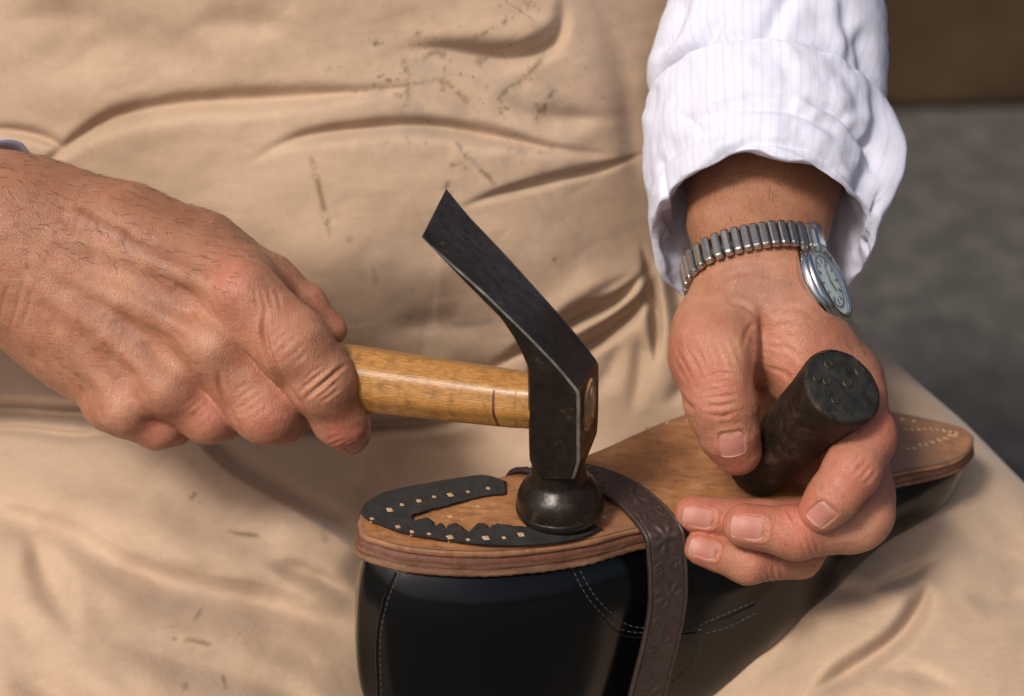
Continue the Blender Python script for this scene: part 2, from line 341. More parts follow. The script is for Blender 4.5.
# ---------------------------------------------------------------- signed-distance modelling for the skin
class SDF:
    def __init__(s, lo, hi, h):
        s.h = h; s.lo = np.array(lo, float); s.n = np.ceil((np.array(hi)-s.lo)/h).astype(int)+1
        s.ax = [s.lo[i] + h*np.arange(s.n[i]) for i in range(3)]
        s.f = np.full(s.n, 60.0, np.float32)
    def box(s, P, rad, m):
        lo = (np.min(P, 0)-rad-m-s.lo)/s.h; hi = (np.max(P, 0)+rad+m-s.lo)/s.h
        lo = np.clip(np.floor(lo).astype(int), 0, s.n); hi = np.clip(np.ceil(hi).astype(int)+1, 0, s.n)
        return tuple(slice(a, b) for a, b in zip(lo, hi))
    def grid(s, sl): return np.meshgrid(*[s.ax[i][sl[i]].astype(np.float32) for i in range(3)], indexing='ij', sparse=True)
    @staticmethod
    def cone(g, a, b, ra, rb):
        d = b-a; L = float(d@d)+1e-9
        x, y, z = g[0]-a[0], g[1]-a[1], g[2]-a[2]
        t = np.clip((x*d[0]+y*d[1]+z*d[2])/L, 0, 1)
        return np.sqrt((x-t*d[0])**2 + (y-t*d[1])**2 + (z-t*d[2])**2) - (ra+(rb-ra)*t)
    @staticmethod
    def smin(a, b, k):
        h = np.clip(0.5+0.5*(b-a)/k, 0, 1); return b*(1-h)+a*h - k*h*(1-h)
    def chain(s, pts, rad, k=12.0, kin=8.0, kroot=None, root=None, rr=30.0, sub=False):
        P = np.array(pts, float); rad = list(rad); m = 40
        sl = s.box(P, max(rad), m); g = s.grid(sl)
        if any(q.stop-q.start <= 0 for q in sl): return
        d = None
        for i in range(max(1, len(P)-1)):
            e = s.cone(g, P[i], P[min(i+1, len(P)-1)], rad[i], rad[min(i+1, len(P)-1)])
            d = e if d is None else s.smin(d, e, kin)
        if kroot:
            q = P[0] if root is None else np.array(root)
            dist2 = (g[0]-q[0])**2+(g[1]-q[1])**2+(g[2]-q[2])**2
            kk = k + (kroot-k)*np.exp(-dist2/(rr*rr))
        else: kk = k
        s.f[sl] = -s.smin(-s.f[sl], d, kk) if sub else s.smin(s.f[sl], d, kk)
    def mesh(s, smooth=2):
        f = s.f; n = np.array(f.shape); ins = f < 0
        nc = n-1
        cnt = np.zeros(nc, np.int8)
        corners = [(i, j, k) for i in (0, 1) for j in (0, 1) for k in (0, 1)]
        for i, j, k in corners: cnt += ins[i:nc[0]+i, j:nc[1]+j, k:nc[2]+k]
        act = np.argwhere((cnt > 0) & (cnt < 8)); vid = np.full(nc, -1, np.int32); vid[tuple(act.T)] = np.arange(len(act))
        acc = np.zeros((len(act), 3)); num = np.zeros(len(act))
        for a in corners:
            for ax in range(3):
                if a[ax]: continue
                b = list(a); b[ax] = 1
                fa = f[tuple((act+a).T)]; fb = f[tuple((act+b).T)]; m = (fa < 0) != (fb < 0)
                t = np.where(m, fa/(fa-fb+1e-12), 0); p = np.tile(np.array(a, float), (len(act), 1)); p[:, ax] = t
                acc[m] += p[m]; num[m] += 1
        V = s.lo + s.h*(act + acc/num[:, None]); Fs = []
        for ax in range(3):
            o1, o2 = [(1, 2), (2, 0), (0, 1)][ax]
            A = np.take(ins, range(0, n[ax]-1), ax); Bb = np.take(ins, range(1, n[ax]), ax)
            E = np.argwhere(A != Bb); E = E[(E[:, o1] > 0) & (E[:, o2] > 0) & (E[:, o1] < nc[o1]) & (E[:, o2] < nc[o2])]
            flip = A[tuple(E.T)]
            d1 = np.zeros(3, int); d1[o1] = 1; d2 = np.zeros(3, int); d2[o2] = 1
            q = np.stack([vid[tuple((E-d1-d2).T)], vid[tuple((E-d2).T)], vid[tuple(E.T)], vid[tuple((E-d1).T)]], -1)
            q[~flip] = q[~flip][:, ::-1]; Fs.append(q)
        Fa = np.vstack(Fs); Fa = Fa[(Fa >= 0).all(1)]
        for _ in range(smooth):
            A_ = np.zeros_like(V); C_ = np.zeros(len(V))
            for i in range(4):
                j = (i+1) % 4; np.add.at(A_, Fa[:, i], V[Fa[:, j]]); np.add.at(C_, Fa[:, i], 1)
            V = V + 0.5*(A_/np.maximum(C_, 1)[:, None]-V)
        return V, Fa
def normals(V, Fa):
    n = np.cross(V[Fa[:, 2]]-V[Fa[:, 0]], V[Fa[:, 3]]-V[Fa[:, 1]]); N = np.zeros_like(V)
    for i in range(4): np.add.at(N, Fa[:, i], n)
    return N/(np.linalg.norm(N, axis=1)[:, None]+1e-9)
def A3(l, dz=0.0): return [at(a[0], a[1], a[2]+dz) for a in l], [a[3] for a in l]
def gauss(px, py, spots):
    o = np.zeros_like(px)
    for x, y, r, a in spots: o = np.maximum(o, a*np.exp(-((px-x)**2+(py-y)**2)/(r*r)))
    return o
def creases(V, N, lst):
    px, py = proj(V); front = np.clip((N[:, 2]+0.15)/0.3, 0, 1); D = np.zeros(len(V))
    for pts, w_, dep in lst:
        sdist, W = stroke(px, py, pts, 0.3)
        D += -dep*W*np.exp(-(sdist/w_)**2) + 0.35*dep*W*(np.exp(-((np.abs(sdist)-1.9*w_)/(1.1*w_))**2))
    return V + N*(D*front)[:, None]
def fan(cx, cy, ang, n, L, gap, bend=0.15):
    """a set of short roughly parallel wrinkle lines across a knuckle"""
    out = []; a = R(ang); d = np.array([math.cos(a), math.sin(a)]); p = np.array([-d[1], d[0]])
    for i in range(n):
        o = (i-(n-1)/2)*gap + random.uniform(-1, 1); l = L*(1-0.25*abs(i-(n-1)/2)/max(1, n/2))*random.uniform(0.8, 1.1)
        c = np.array([cx, cy])+p*o; b = bend*l*(1 if o > 0 else -1)*abs(o)/(gap*n/2+1e-3)
        out.append([tuple(c-d*l), tuple(c-d*l*0.4+p*b*0.7), tuple(c+p*b), tuple(c+d*l*0.4+p*b*0.7), tuple(c+d*l)])
    return out

# ---- right hand (picture left), a fist round the hammer handle
HZ = 52.0
def build_right():
    s = SDF((-1000, -170, -420), (-125, 245, 130), 1.9)
    C = lambda l, **k: s.chain(*A3(l, HZ), **k)
    C([(-330, 130, -250, 92), (-60, 196, -120, 62), (15, 220, -68, 56)], k=10)
    C([(-330, 250, -250, 92), (-60, 258, -130, 66), (15, 276, -72, 58)], k=60)
    C([(8, 219, -62, 55), (120, 239, -48, 54), (232, 287, -26, 44)], k=50)
    C([(50, 225, -78, 54), (200, 258, -68, 46), (262, 300, -66, 30)], k=30)
    C([(10, 235, -50, 58), (205, 338, -28, 40)], k=30)
    C([(12, 262, -58, 58), (160, 377, -36, 38)], k=30)
    C([(18, 278, -68, 56), (80, 345, -62, 46), (120, 400, -52, 32)], k=30)
    C([(60, 330, -95, 48), (130, 390, -95, 38)], k=30)                       # heel of the hand
    # thumb, on the far side of the handle
    C([(205, 262, -78, 38), (268, 285, -82, 31), (304, 307, -88, 23), (331, 330, -92, 16)], k=6, kroot=34, rr=60)
    # fingers, proximal > middle > tip
    C([(112, 402, -44, 31), (160, 424, -50, 25), (172, 424, -85, 21), (150, 400, -105, 18)], k=1.5, kroot=20, rr=24, kin=7)
    C([(160, 378, -28, 34), (208, 413, -36, 30), (218, 416, -76, 25), (196, 392, -104, 21)], k=1.5, kroot=22, rr=24, kin=8)
    C([(208, 338, -15, 37), (266, 408, -25, 35), (280, 415, -72, 28), (262, 388, -104, 23)], k=1.5, kroot=24, rr=26, kin=9)
    C([(246, 300, -4, 38), (293, 345, 3, 36), (321, 381, -8, 33.5), (341, 419, -38, 27), (350, 434, -62, 21)], k=1.5, kroot=26, rr=27, kin=10)
    # knuckle heads and tendons
    for x, y, z, r in ((236, 291, 6, 29), (209, 344, 5, 27), (165, 388, -8, 25), (124, 410, -22, 21)): C([(x, y, z, r)], k=20)
    for t in ([(60, 235, 2, 6), (150, 262, 12, 6), (228, 290, 24, 6)], [(45, 262, 2, 6), (120, 300, 10, 6.5), (205, 343, 18, 7)],
              [(40, 285, 2, 5), (110, 338, 4, 6), (160, 385, 7, 7)], [(50, 310, -16, 4), (90, 365, -16, 4), (120, 405, -10, 5)]): C(t, k=16)
    for t in ([(75, 215, 3, 3.5), (118, 238, 11, 4), (158, 262, 12, 3.5), (172, 284, 12, 2.5)], [(60, 292, 2, 3.5), (108, 318, 5, 4), (140, 345, 3, 4), (152, 366, 3, 3)],
              [(118, 238, 8, 3), (148, 285, 6, 3), (160, 310, 4, 2.5)]): C(t, k=9)
    V, Fa = s.mesh(2); N = normals(V, Fa)
    L = []
    for q in fan(322, 384, -38, 5, 26, 6): L.append((q, 1.9, 0.9))
    L += [([(300, 403), (318, 389), (336, 372), (350, 362)], 2.2, 2.4), ([(296, 395), (312, 380), (330, 366)], 1.8, 1.4)]
    for q in fan(288, 345, -42, 5, 22, 8): L.append((q, 2.0, 0.5))
    for q in fan(268, 300, 78, 4, 20, 6): L.append((q, 2.0, 0.6))
    for q in fan(250, 400, -35, 5, 22, 7): L.append((q, 2.0, 0.4))
    for q in fan(196, 408, -40, 4, 16, 6): L.append((q, 2.0, 0.4))
    for q in fan(16, 305, 106, 3, 38, 11): L.append((q, 2.0, 0.8))
    for q in fan(72, 215, 115, 9, 28, 9): L.append((q, 2.4, 0.22))
    for q in fan(105, 180, 160, 5, 34, 9): L.append((q, 3.0, 0.4))
    for q in fan(215, 305, 60, 6, 26, 7): L.append((q, 2.4, 0.7))
    for q in fan(336, 443, -20, 3, 12, 5): L.append((q, 1.6, 0.7))
    L += [([(118, 298), (150, 318), (176, 334), (192, 344)], 6, 1.4), ([(100, 345), (122, 367), (140, 384)], 6, 0.9), ([(268, 300), (264, 332), (272, 362), (290, 392), (306, 414)], 3.0, 4.5), ([(218, 366), (222, 392), (232, 416), (246, 442)], 2.6, 3)]
    V = creases(V, N, L)
    n1 = vnoise(V[:, 0]+V[:, 2], V[:, 1]+0.4*V[:, 2], 26, 5, 3)
    V = V + N*(0.9*n1)[:, None]
    return V, Fa
# ---- left hand (picture right) round the black plug
def build_left():
    s = SDF((80, -290, -420), (430, 430, 120), 1.9)
    C = lambda l, **k: s.chain(*A3(l), **k)
    C([(790, -60, -260, 100), (768, 170, -140, 66), (768, 268, -72, 44)], k=10)
    C([(735, 170, -140, 54), (730, 225, -100, 43), (732, 272, -78, 34)], k=26)
    C([(798, 170, -150, 50), (786, 225, -112, 42), (776, 272, -84, 34)], k=26)
    # palm body
    C([(758, 262, -72, 42), (798, 338, -52, 48), (835, 385, -45, 46), (852, 425, -50, 40)], k=30)
    C([(790, 330, -30, 38), (803, 365, -26, 40)], k=34)
    C([(775, 322, -85, 34), (838, 385, -88, 44), (852, 450, -95, 40)], k=30)
    C([(750, 300, -100, 40), (800, 420, -130, 44), (815, 480, -125, 36)], k=30)
    # thenar and thumb
    C([(738, 280, -66, 40), (716, 335, -30, 45), (712, 362, -10, 41)], k=26)
    C([(760, 290, -60, 38), (740, 350, -22, 38)], k=24)
    C([(712, 350, -6, 41), (722, 400, 16, 33), (729, 432, 12, 28.5), (737, 450, 0, 25)], k=3, kroot=30, rr=50, kin=12)
    # fingers: little, ring, middle, index
    C([(835, 500, -110, 28), (800, 556, -38, 22), (748, 562, -8, 21.5), (700, 548, -2, 17.5)], k=2, kroot=22, rr=40, kin=8)
    C([(848, 480, -95, 32), (838, 524, -45, 26), (765, 524, -12, 24), (694, 514, -4, 19)], k=1.5, kroot=24, rr=40, kin=8)
    C([(852, 440, -60, 36), (864, 497, -25, 29), (852, 525, -5, 27), (795, 533, 22, 26), (745, 525, 24, 22)], k=1.5, kroot=30, rr=46, kin=9)
    C([(850, 405, -30, 36), (865, 434, 18, 28), (852, 470, 44, 27.5), (833, 497, 46, 25), (819, 512, 40, 21)], k=1.5, kroot=30, rr=46, kin=9)
    for x, y, z, r in ((868, 515, -4, 27), (720, 400, 20, 33), (864, 440, 22, 28)): C([(x, y, z, r)], k=14)
    V, Fa = s.mesh(2); N = normals(V, Fa); L = []
    for q in fan(720, 393, -6, 6, 27, 7.5, 0.3): L.append((q, 2.0, 1.3))
    for q in fan(716, 360, 70, 6, 30, 7): L.append((q, 2.6, 0.55))
    for q in fan(690, 365, 62, 4, 26, 7): L.append((q, 2.4, 1.0))
    L += [([(757, 300), (766, 325), (768, 355), (765, 385), (764, 405)], 5, 7), ([(757, 300), (766, 325), (768, 355), (765, 385), (764, 405)], 16, 8),
          ([(762, 318), (742, 305), (722, 300)], 3, 1.4), ([(764, 318), (792, 308), (820, 318)], 3, 1.4), ([(766, 330), (790, 325), (815, 335)], 2.6, 1.0),
          ([(766, 345), (790, 350), (805, 365)], 2.6, 1.0), ([(764, 372), (782, 372), (795, 382)], 2.4, 1.2), ([(760, 318), (748, 330), (740, 350)], 2.6, 1.0),
          ([(720, 280), (750, 272), (785, 280)], 3, 1.2), ([(715, 262), (750, 254), (790, 262)], 3, .8), ([(677, 390), (684, 402), (696, 412)], 3, 2)]
    for q in fan(806, 548, 70, 4, 15, 6): L.append((q, 1.8, 0.7))
    for q in fan(772, 575, 75, 4, 12, 6): L.append((q, 1.8, 0.7))
    for q in fan(786, 520, 60, 3, 12, 5): L.append((q, 1.8, 0.9))
    for q in fan(862, 470, -50, 4, 16, 7): L.append((q, 2.0, 0.7))
    for q in fan(780, 345, 40, 8, 20, 8): L.append((q, 2.2, 0.4))
    V = creases(V, N, L)
    n1 = vnoise(V[:, 0]+V[:, 2], V[:, 1]+0.4*V[:, 2], 24, 9, 3)
    V = V + N*(0.8*n1)[:, None]
    return V, Fa
# ---- chest and upper arms, hidden by the clothes
def build_torso():
    s = SDF((-1250, -260, -1000), (900, 1300, 150), 14)
    C = lambda l, **k: s.chain(*A3(l), **k)
    C([(400, 330, -700, 230), (400, -100, -620, 250), (400, -420, -500, 250)], k=60)
    C([(150, -420, -420, 140), (-420, 60, -420, 105), (-330, 190, -200, 92), (-200, 210, -125, 70)], k=80)
    C([(650, -420, -420, 140), (840, -260, -380, 105), (790, -60, -262, 90), (780, 60, -200, 66)], k=80)
    C([(400, -560, -400, 120), (400, -700, -350, 100)], k=80)
    return s.mesh(1)
Vr, Fr = build_right(); Vl, Fl = build_left(); Vt, Ft = build_torso()
off = [0, len(Vr), len(Vr)+len(Vl)]
Vb = np.vstack([Vr, Vl, Vt]); Fb = np.vstack([Fr, Fl+off[1], Ft+off[2]])
person = empty('person', at(400, 500, -560), 'seated cobbler in khaki apron and white striped shirt, mending the shoe on his lap', 'person')
bvh_body = BVHTree.FromPolygons([tuple(v) for v in Vb[:off[2]]], [tuple(f) for f in np.vstack([Fr, Fl+off[1]])])
def ray(bvh, px_, py_):
    c = np.array([0, 0, F]); t = at(px_, py_, 0); h = bvh.ray_cast(Vector(c), Vector(unit(t-c)))
    return (None, None) if h[0] is None else (np.array(h[0]), np.array(h[1]))
NAILS = []
for px_, py_, d, L, Wd, nb in ((823, 514, (-22, -26, -6), 26, 24, (0.1, 0.0, 0.4)), (749, 528, (-50, 6, -6), 35, 24, (0, 0.1, 0.6)), (699, 518, (-55, 8, -8), 32, 21, (0, 0, 0.5)),
                            (704, 549, (-50, 14, -8), 29, 19, (0, 0.1, 0.5)), (732, 444, (5, -30, -14), 28, 27, (-0.1, 0, 0.2)), (355, 446, (10, -14, -12), 20, 20, (0.4, -0.6, 0.2))):
    p, n = ray(bvh_body, px_, py_); n = unit(unit(n)+np.array(nb)); d = unit(d); n = unit(n-d*np.dot(n, d)); NAILS.append((p, d, n, L, Wd))
NV = normals(Vb, Fb)
for p, d, n, L, Wd in NAILS:                       # nail bed sunk into the fingertip with a fold of skin round it
    q = Vb-p; near = np.linalg.norm(q, axis=1) < 60; u = q@d/(L/2); v = q@np.cross(d, n)/(Wd/2); m_ = near & (NV@n > 0.1)
    rr_ = (np.abs(u)**4+np.abs(v)**4)**0.25
    dp = np.where(m_, -0.7*np.clip((0.97-rr_)/0.12, 0, 1) + 1.1*np.exp(-((rr_-1.16)/0.10)**2)*np.clip(0.75-u, 0, 1), 0)
    Vb = Vb + n[None]*dp[:, None]
body = mesh_obj('body', Vb, Fb, M['skin'], person)
px, py = proj(Vb); nz = Vb[:, 2]
attr(body, 'pink', gauss(px, py, [(233, 284, 26, .55), (250, 330, 50, .25), (205, 420, 40, .4), (270, 420, 40, .4), (345, 440, 26, .7), (150, 430, 35, .35), (335, 300, 30, .4),
      (690, 370, 50, .45), (722, 395, 34, .4), (735, 455, 30, .6), (800, 520, 40, .7), (700, 520, 40, .75), (745, 510, 40, .6), (780, 350, 45, .4), (700, 550, 30, .6), (885, 420, 40, .7), (850, 480, 40, .6), (800, 360, 50, .4), (760, 570, 40, .4), (870, 530, 40, .3)]))
attr(body, 'pale', gauss(px, py, [(240, 290, 12, .4), (212, 343, 13, .75), (166, 389, 13, .5), (126, 412, 12, .4), (306, 360, 14, .2), (860, 535, 26, .4), (790, 345, 20, .25), (735, 350, 16, .25), (118, 270, 30, .25)]))
tanv = 0.55*np.clip((262-py)/26, 0, 1)*(px > 600) + gauss(px, py, [(50, 170, 90, .6), (170, 215, 70, .5), (0, 200, 80, .5), (130, 320, 22, .3), (175, 350, 14, .35), (90, 380, 50, .2), (330, 445, 14, .2)])
attr(body, 'tan', tanv)
vv = np.zeros(len(Vb))
for P in ([(75, 215), (118, 238), (158, 262), (176, 292)], [(60, 292), (108, 318), (140, 345), (152, 366)], [(118, 238), (150, 300), (172, 318)]):
    d, Wt = stroke(px, py, P); vv = np.maximum(vv, 0.35*Wt*np.exp(-(d/5)**2))
vv = np.maximum(vv, gauss(px, py, [(750, 287, 30, .35), (780, 292, 26, .3), (172, 300, 16, .25)]))
attr(body, 'vein', vv)

def nail(c, d, nrm, L, Wd, curl=0.9, name='fingernail'):
    d = unit(d); nrm = unit(nrm - d*np.dot(nrm, d)); sd_ = np.cross(d, nrm)
    nu, nv = 14, 13; V = []; uv = []
    hits = {}
    for i in range(nu):
        u = i/(nu-1)
        e = (1-(2*max(0, 0.28-u)/0.56)**2)**0.62 if u < 0.28 else (1-0.18*((u-0.80)/0.2)**2 if u > 0.80 else 1.0)
        for j in range(nv):
            v = j/(nv-1)*2-1; q = c + d*L*(u-0.5+0.05*(1-v*v)) + sd_*Wd*0.5*v*e
            h = bvh_body.ray_cast(Vector(q+nrm*14), Vector(-nrm)); hits[i, j] = (np.dot(np.array(h[0])-q, nrm) if h[0] is not None and h[3] < 26 else -6.0, q, u, v)
    for lay in (0, 1):
        for i in range(nu):
            for j in range(nv):
                hh0, q, u, v = hits[i, j]
                ns_ = [hits[a_, b_][0] for a_ in range(max(0, i-2), min(nu, i+3)) for b_ in range(max(0, j-1), min(nv, j+2))]
                hm = sum(ns_)/len(ns_); edge = min(1, (1-abs(v))*3.5); rim = min(1, u*5)
                V.append(q + nrm*(hm + (-0.45 + 0.8*edge*rim if not lay else -1.6))); uv.append((u, v*0.5+0.5))
    fa = grid_faces(nu, nv); n = nu*nv; Fc = [tuple(f) for f in fa] + [tuple(f[::-1]+n) for f in fa]
    per = [j for j in range(nv)] + [i*nv+nv-1 for i in range(1, nu)] + [(nu-1)*nv+j for j in range(nv-2, -1, -1)] + [i*nv for i in range(nu-2, 0, -1)]
    for a, b in zip(per, per[1:]+per[:1]): Fc.append((b, a, a+n, b+n))
    o = mesh_obj(name, np.array(V), Fc, M['nail'], body); uvmap(o, uv); return o
for p, d, n, L, Wd in NAILS: nail(p, d, n, L, Wd)
# short dark hairs on the forearms
def hairs(n, region, dirv, seed):
    r2 = np.random.default_rng(seed); V = []; Fc = []; px_, py_ = proj(Vb[:off[2]]); NN_ = NV[:off[2]]
    ok = np.where(region(px_, py_) & (NN_[:, 2] > -0.1))[0]
    for i in r2.choice(ok, n):
        N_ = NN_[i]; d = unit(np.array(dirv) + r2.normal(0, 0.35, 3)); d = unit(d - N_*np.dot(d, N_)); L = r2.uniform(9, 19); sdv = np.cross(d, N_); b_ = len(V)
        for k in range(4):
            t = k/3; c = Vb[i] + d*L*t + N_*(0.2 + L*0.20*t*(1-0.5*t)); w_ = 0.20*(1-0.85*t)
            V += [c - sdv*w_, c + sdv*w_, c + N_*w_*1.6]
        for k in range(3):
            for j in range(3): Fc.append((b_+k*3+j, b_+k*3+(j+1) % 3, b_+k*3+3+(j+1) % 3, b_+k*3+3+j))
    return V, Fc
hm = newmat('body_hair', (0.13, 0.065, 0.035), 0.5)[0]
v1, f1 = hairs(340, lambda x, y: (x < 250) & (y < 250+0.2*x) & (x > -60), (1.0, -0.45, 0.1), 5)
v2, f2 = hairs(170, lambda x, y: (x > 640) & (y < 250), (0.25, -1.0, 0.4), 6)
ho = mesh_obj('arm_hair', np.array(v1+v2), f1 + [tuple(i+len(v1) for i in q) for q in f2], hm, body); ho['kind'] = 'stuff'

# ---------------------------------------------------------------- apron and trousers: one draped cloth body
def rbf(ctrl, X, Y, eps=150.0):
    C = np.array(ctrl, float); d = np.hypot(C[:, None, 0]-C[None, :, 0], C[:, None, 1]-C[None, :, 1])
    phi = lambda r: np.sqrt(r*r+eps*eps)
    n = len(C); A = np.zeros((n+3, n+3)); A[:n, :n] = -phi(d) + np.eye(n)*2.0
    Pm = np.column_stack([np.ones(n), C[:, 0], C[:, 1]]); A[:n, n:] = Pm; A[n:, :n] = Pm.T
    w_ = np.linalg.solve(A, np.concatenate([C[:, 2], np.zeros(3)]))
    out = w_[n] + w_[n+1]*X + w_[n+2]*Y
    for i in range(n): out = out - w_[i]*phi(np.hypot(X-C[i, 0], Y-C[i, 1]))
    return out
ctrl = [(-250, -250, -330), (100, -250, -130), (500, -250, -100), (850, -250, -330),
        (-250, 0, -380), (0, 0, -200), (300, 0, -130), (520, 0, -140), (610, 0, -180), (700, 0, -290), (820, 0, -360),
        (-250, 200, -420), (0, 150, -260), (300, 150, -160), (500, 150, -165), (600, 150, -200), (680, 160, -290), (800, 150, -380),
        (-250, 380, -460), (0, 300, -290), (300, 270, -178), (480, 250, -180), (600, 265, -225), (660, 280, -290), (790, 300, -350),
        (0, 400, -345), (200, 405, -325), (400, 405, -325), (560, 390, -285), (680, 380, -280),
        (-250, 520, -330), (0, 450, -270), (140, 455, -215), (250, 480, -215), (330, 500, -235), (420, 490, -310), (500, 480, -320), (440, 450, -335),
        (-250, 800, 10), (0, 600, -95), (180, 580, -110), (320, 620, -125), (0, 720, 20), (200, 720, 10), (360, 720, -80),
        (450, 620, -190), (560, 620, -190), (560, 760, -230), (480, 700, -230), (650, 700, -200), (760, 640, -150),
        (740, 420, -290), (850, 350, -330), (860, 440, -285), (950, 440, -300), (1000, 500, -270), (900, 540, -195), (960, 520, -210),
        (850, 620, -115), (1000, 620, -120), (1100, 600, -190), (780, 720, -40), (920, 720, -20), (1080, 720, -60), (1250, 760, -160), (430, 960, -160), (700, 960, -120), (820, 960, -80), (1200, 960, -20), (-200, 960, 100)]
ys = np.concatenate([np.linspace(-260, -10, 60, endpoint=False), np.linspace(-10, 706, 400, endpoint=False), np.linspace(706, 960, 50)])
uu = np.concatenate([np.linspace(0, 0.16, 60, endpoint=False), np.linspace(0.16, 1, 600)])
xs_y = np.interp(ys, [-260, 0, 250, 285, 305, 350, 380, 424, 483, 600, 960], [830, 820, 812, 818, 838, 882, 915, 966, 1024, 1150, 1430])
k_ = np.ones(9)/9; xs_y = np.convolve(np.pad(xs_y, 4, mode='edge'), k_, 'valid')
U, Y = np.meshgrid(uu, ys, indexing='ij'); XS = np.broadcast_to(xs_y, U.shape); X = -260 + U*(XS+260)
Z = rbf(ctrl, X, Y)
NF = vnoise(X, Y, 60, 91, 2)
def fold(pts, w_, depth, ridge=0.0, side=1, taper=0.4, rw=1.8):
    """a valley of the given width and depth with a rounded ridge on one side (side=+1: below a curve drawn left to right)"""
    global Z
    d, Wt = stroke(X, Y, pts, taper, 300)
    w_ = w_*(0.62+0.5*Wt)*(1+0.18*NF)
    Z = Z - 1.25*depth*Wt*np.exp(-(d/w_)**2)
    if ridge:
        s_ = np.maximum(side*d, 0); Z = Z + ridge*1.45*Wt*(1-np.exp(-(s_/(1.5*w_))**2))*np.exp(-s_/(5.0*w_))
# torso
fold([(25, 185), (60, 152), (110, 120), (180, 104), (280, 98), (360, 92), (430, 84)], 8, 15, 12, 1)
fold([(240, 168), (290, 141), (350, 130), (425, 126), (500, 138), (560, 150), (640, 156)], 7, 14, 11, 1)
fold([(-30, 128), (15, 131), (50, 140), (75, 158)], 6, 10, 6, 1)
fold([(395, 48), (440, 50), (500, 58), (545, 46), (562, 22), (560, -20)], 9, 15, 12, -1)
fold([(450, 212), (500, 194), (560, 178), (610, 166), (655, 150)], 4.5, 8, 6, -1)
fold([(470, 95), (520, 112), (580, 118), (640, 115)], 9, 4, 3, 1)
fold([(60, -30), (80, 40), (110, 90)], 22, 6, 0, 1)
fold([(590, -20), (620, 60), (632, 140), (640, 200)], 12, 6, 5, 1)
fold([(350, 250), (420, 240), (470, 250)], 22, 5, 3, 1)
fold([(0, 60), (120, 48), (250, 55)], 26, 6, 3, 1)
fold([(250, 200), (330, 215), (420, 210)], 24, 5, 4, 1)
for a_ in ([(520, 130), (560, 120), (600, 126)], [(120, 300), (180, 330), (260, 345)], [(380, 330), (440, 322), (490, 330)], [(10, 20), (60, 14), (110, 22)], [(180, 30), (240, 22), (300, 32)]):
    fold(a_, 13, 5, 3, 1)
# waist rolls by the sleeve
fold([(480, 375), (530, 345), (575, 320), (620, 298), (655, 262)], 6, 24, 16, -1, rw=2.2)
fold([(500, 395), (560, 362), (605, 334), (640, 305), (662, 272)], 7, 22, 16, -1, rw=2.0)
fold([(540, 330), (590, 300), (640, 270)], 6, 6, 4, -1)
fold([(640, 240), (652, 285), (657, 330), (655, 372)], 5, 18, 10, 1)
fold([(662, 250), (676, 290), (682, 335), (676, 400)], 7, 12, 8, 1)
fold([(640, 330), (640, 370), (630, 420)], 8, 8, 5, -1)
# waist line and crotch
fold([(-60, 405), (20, 410), (90, 415), (180, 424), (300, 426), (420, 422), (500, 405)], 7, 26, 10, -1, 0.12, 2.0)
fold([(-60, 432), (20, 430), (80, 436), (130, 432)], 5, 10, 5, -1)
fold([(330, 395), (400, 392), (470, 380), (530, 352)], 12, 12, 6, -1)
def step(pts, w_, h, tail, side=1, taper=0.15):
    global Z
    d, Wt = stroke(X, Y, pts, taper, 420); s_ = side*d
    Z = Z + h*Wt*np.clip(0.5+0.5*s_/w_, 0, 1)**1.5*np.exp(-np.maximum(s_, 0)/tail) - 0.35*h*Wt*np.exp(-((s_+1.2*w_)/(1.5*w_))**2)
step([(190, 428), (214, 450), (240, 472), (290, 500), (340, 530), (390, 566)], 7, 34, 60, 1)
step([(-60, 405), (20, 410), (90, 415), (180, 424), (300, 426), (400, 422)], 6, 14, 60, -1)
step([(-40, 517), (20, 524), (70, 540), (120, 566), (190, 589), (270, 604), (370, 644)], 18, 14, 90, -1)
fold([(370, 440), (430, 452), (500, 445)], 16, 14, 8, -1)
# left thigh
fold([(-40, 512), (20, 520), (70, 536), (120, 562), (190, 588), (270, 604), (370, 640)], 19, 26, 12, 1, 0.2)
fold([(26, 525), (40, 560), (55, 595), (82, 645)], 13, 20, 12, -1)
fold([(260, 560), (310, 575), (360, 600)], 9, 11, 7, -1)
fold([(100, 640), (180, 660), (280, 690), (340, 730)], 16, 15, 9, 1)
fold([(0, 660), (60, 700), (140, 740)], 18, 17, 9, -1)
fold([(140, 500), (220, 520), (300, 560)], 20, 9, 6, 1)
for a_ in ([(420, 470), (380, 500), (350, 505)], [(20, 470), (90, 480), (160, 500)], [(230, 640), (280, 650), (330, 670)], [(60, 560), (90, 600), (120, 620)], [(0, 600), (30, 640), (70, 670)]):
    fold(a_, 16, 5, 3, 1)
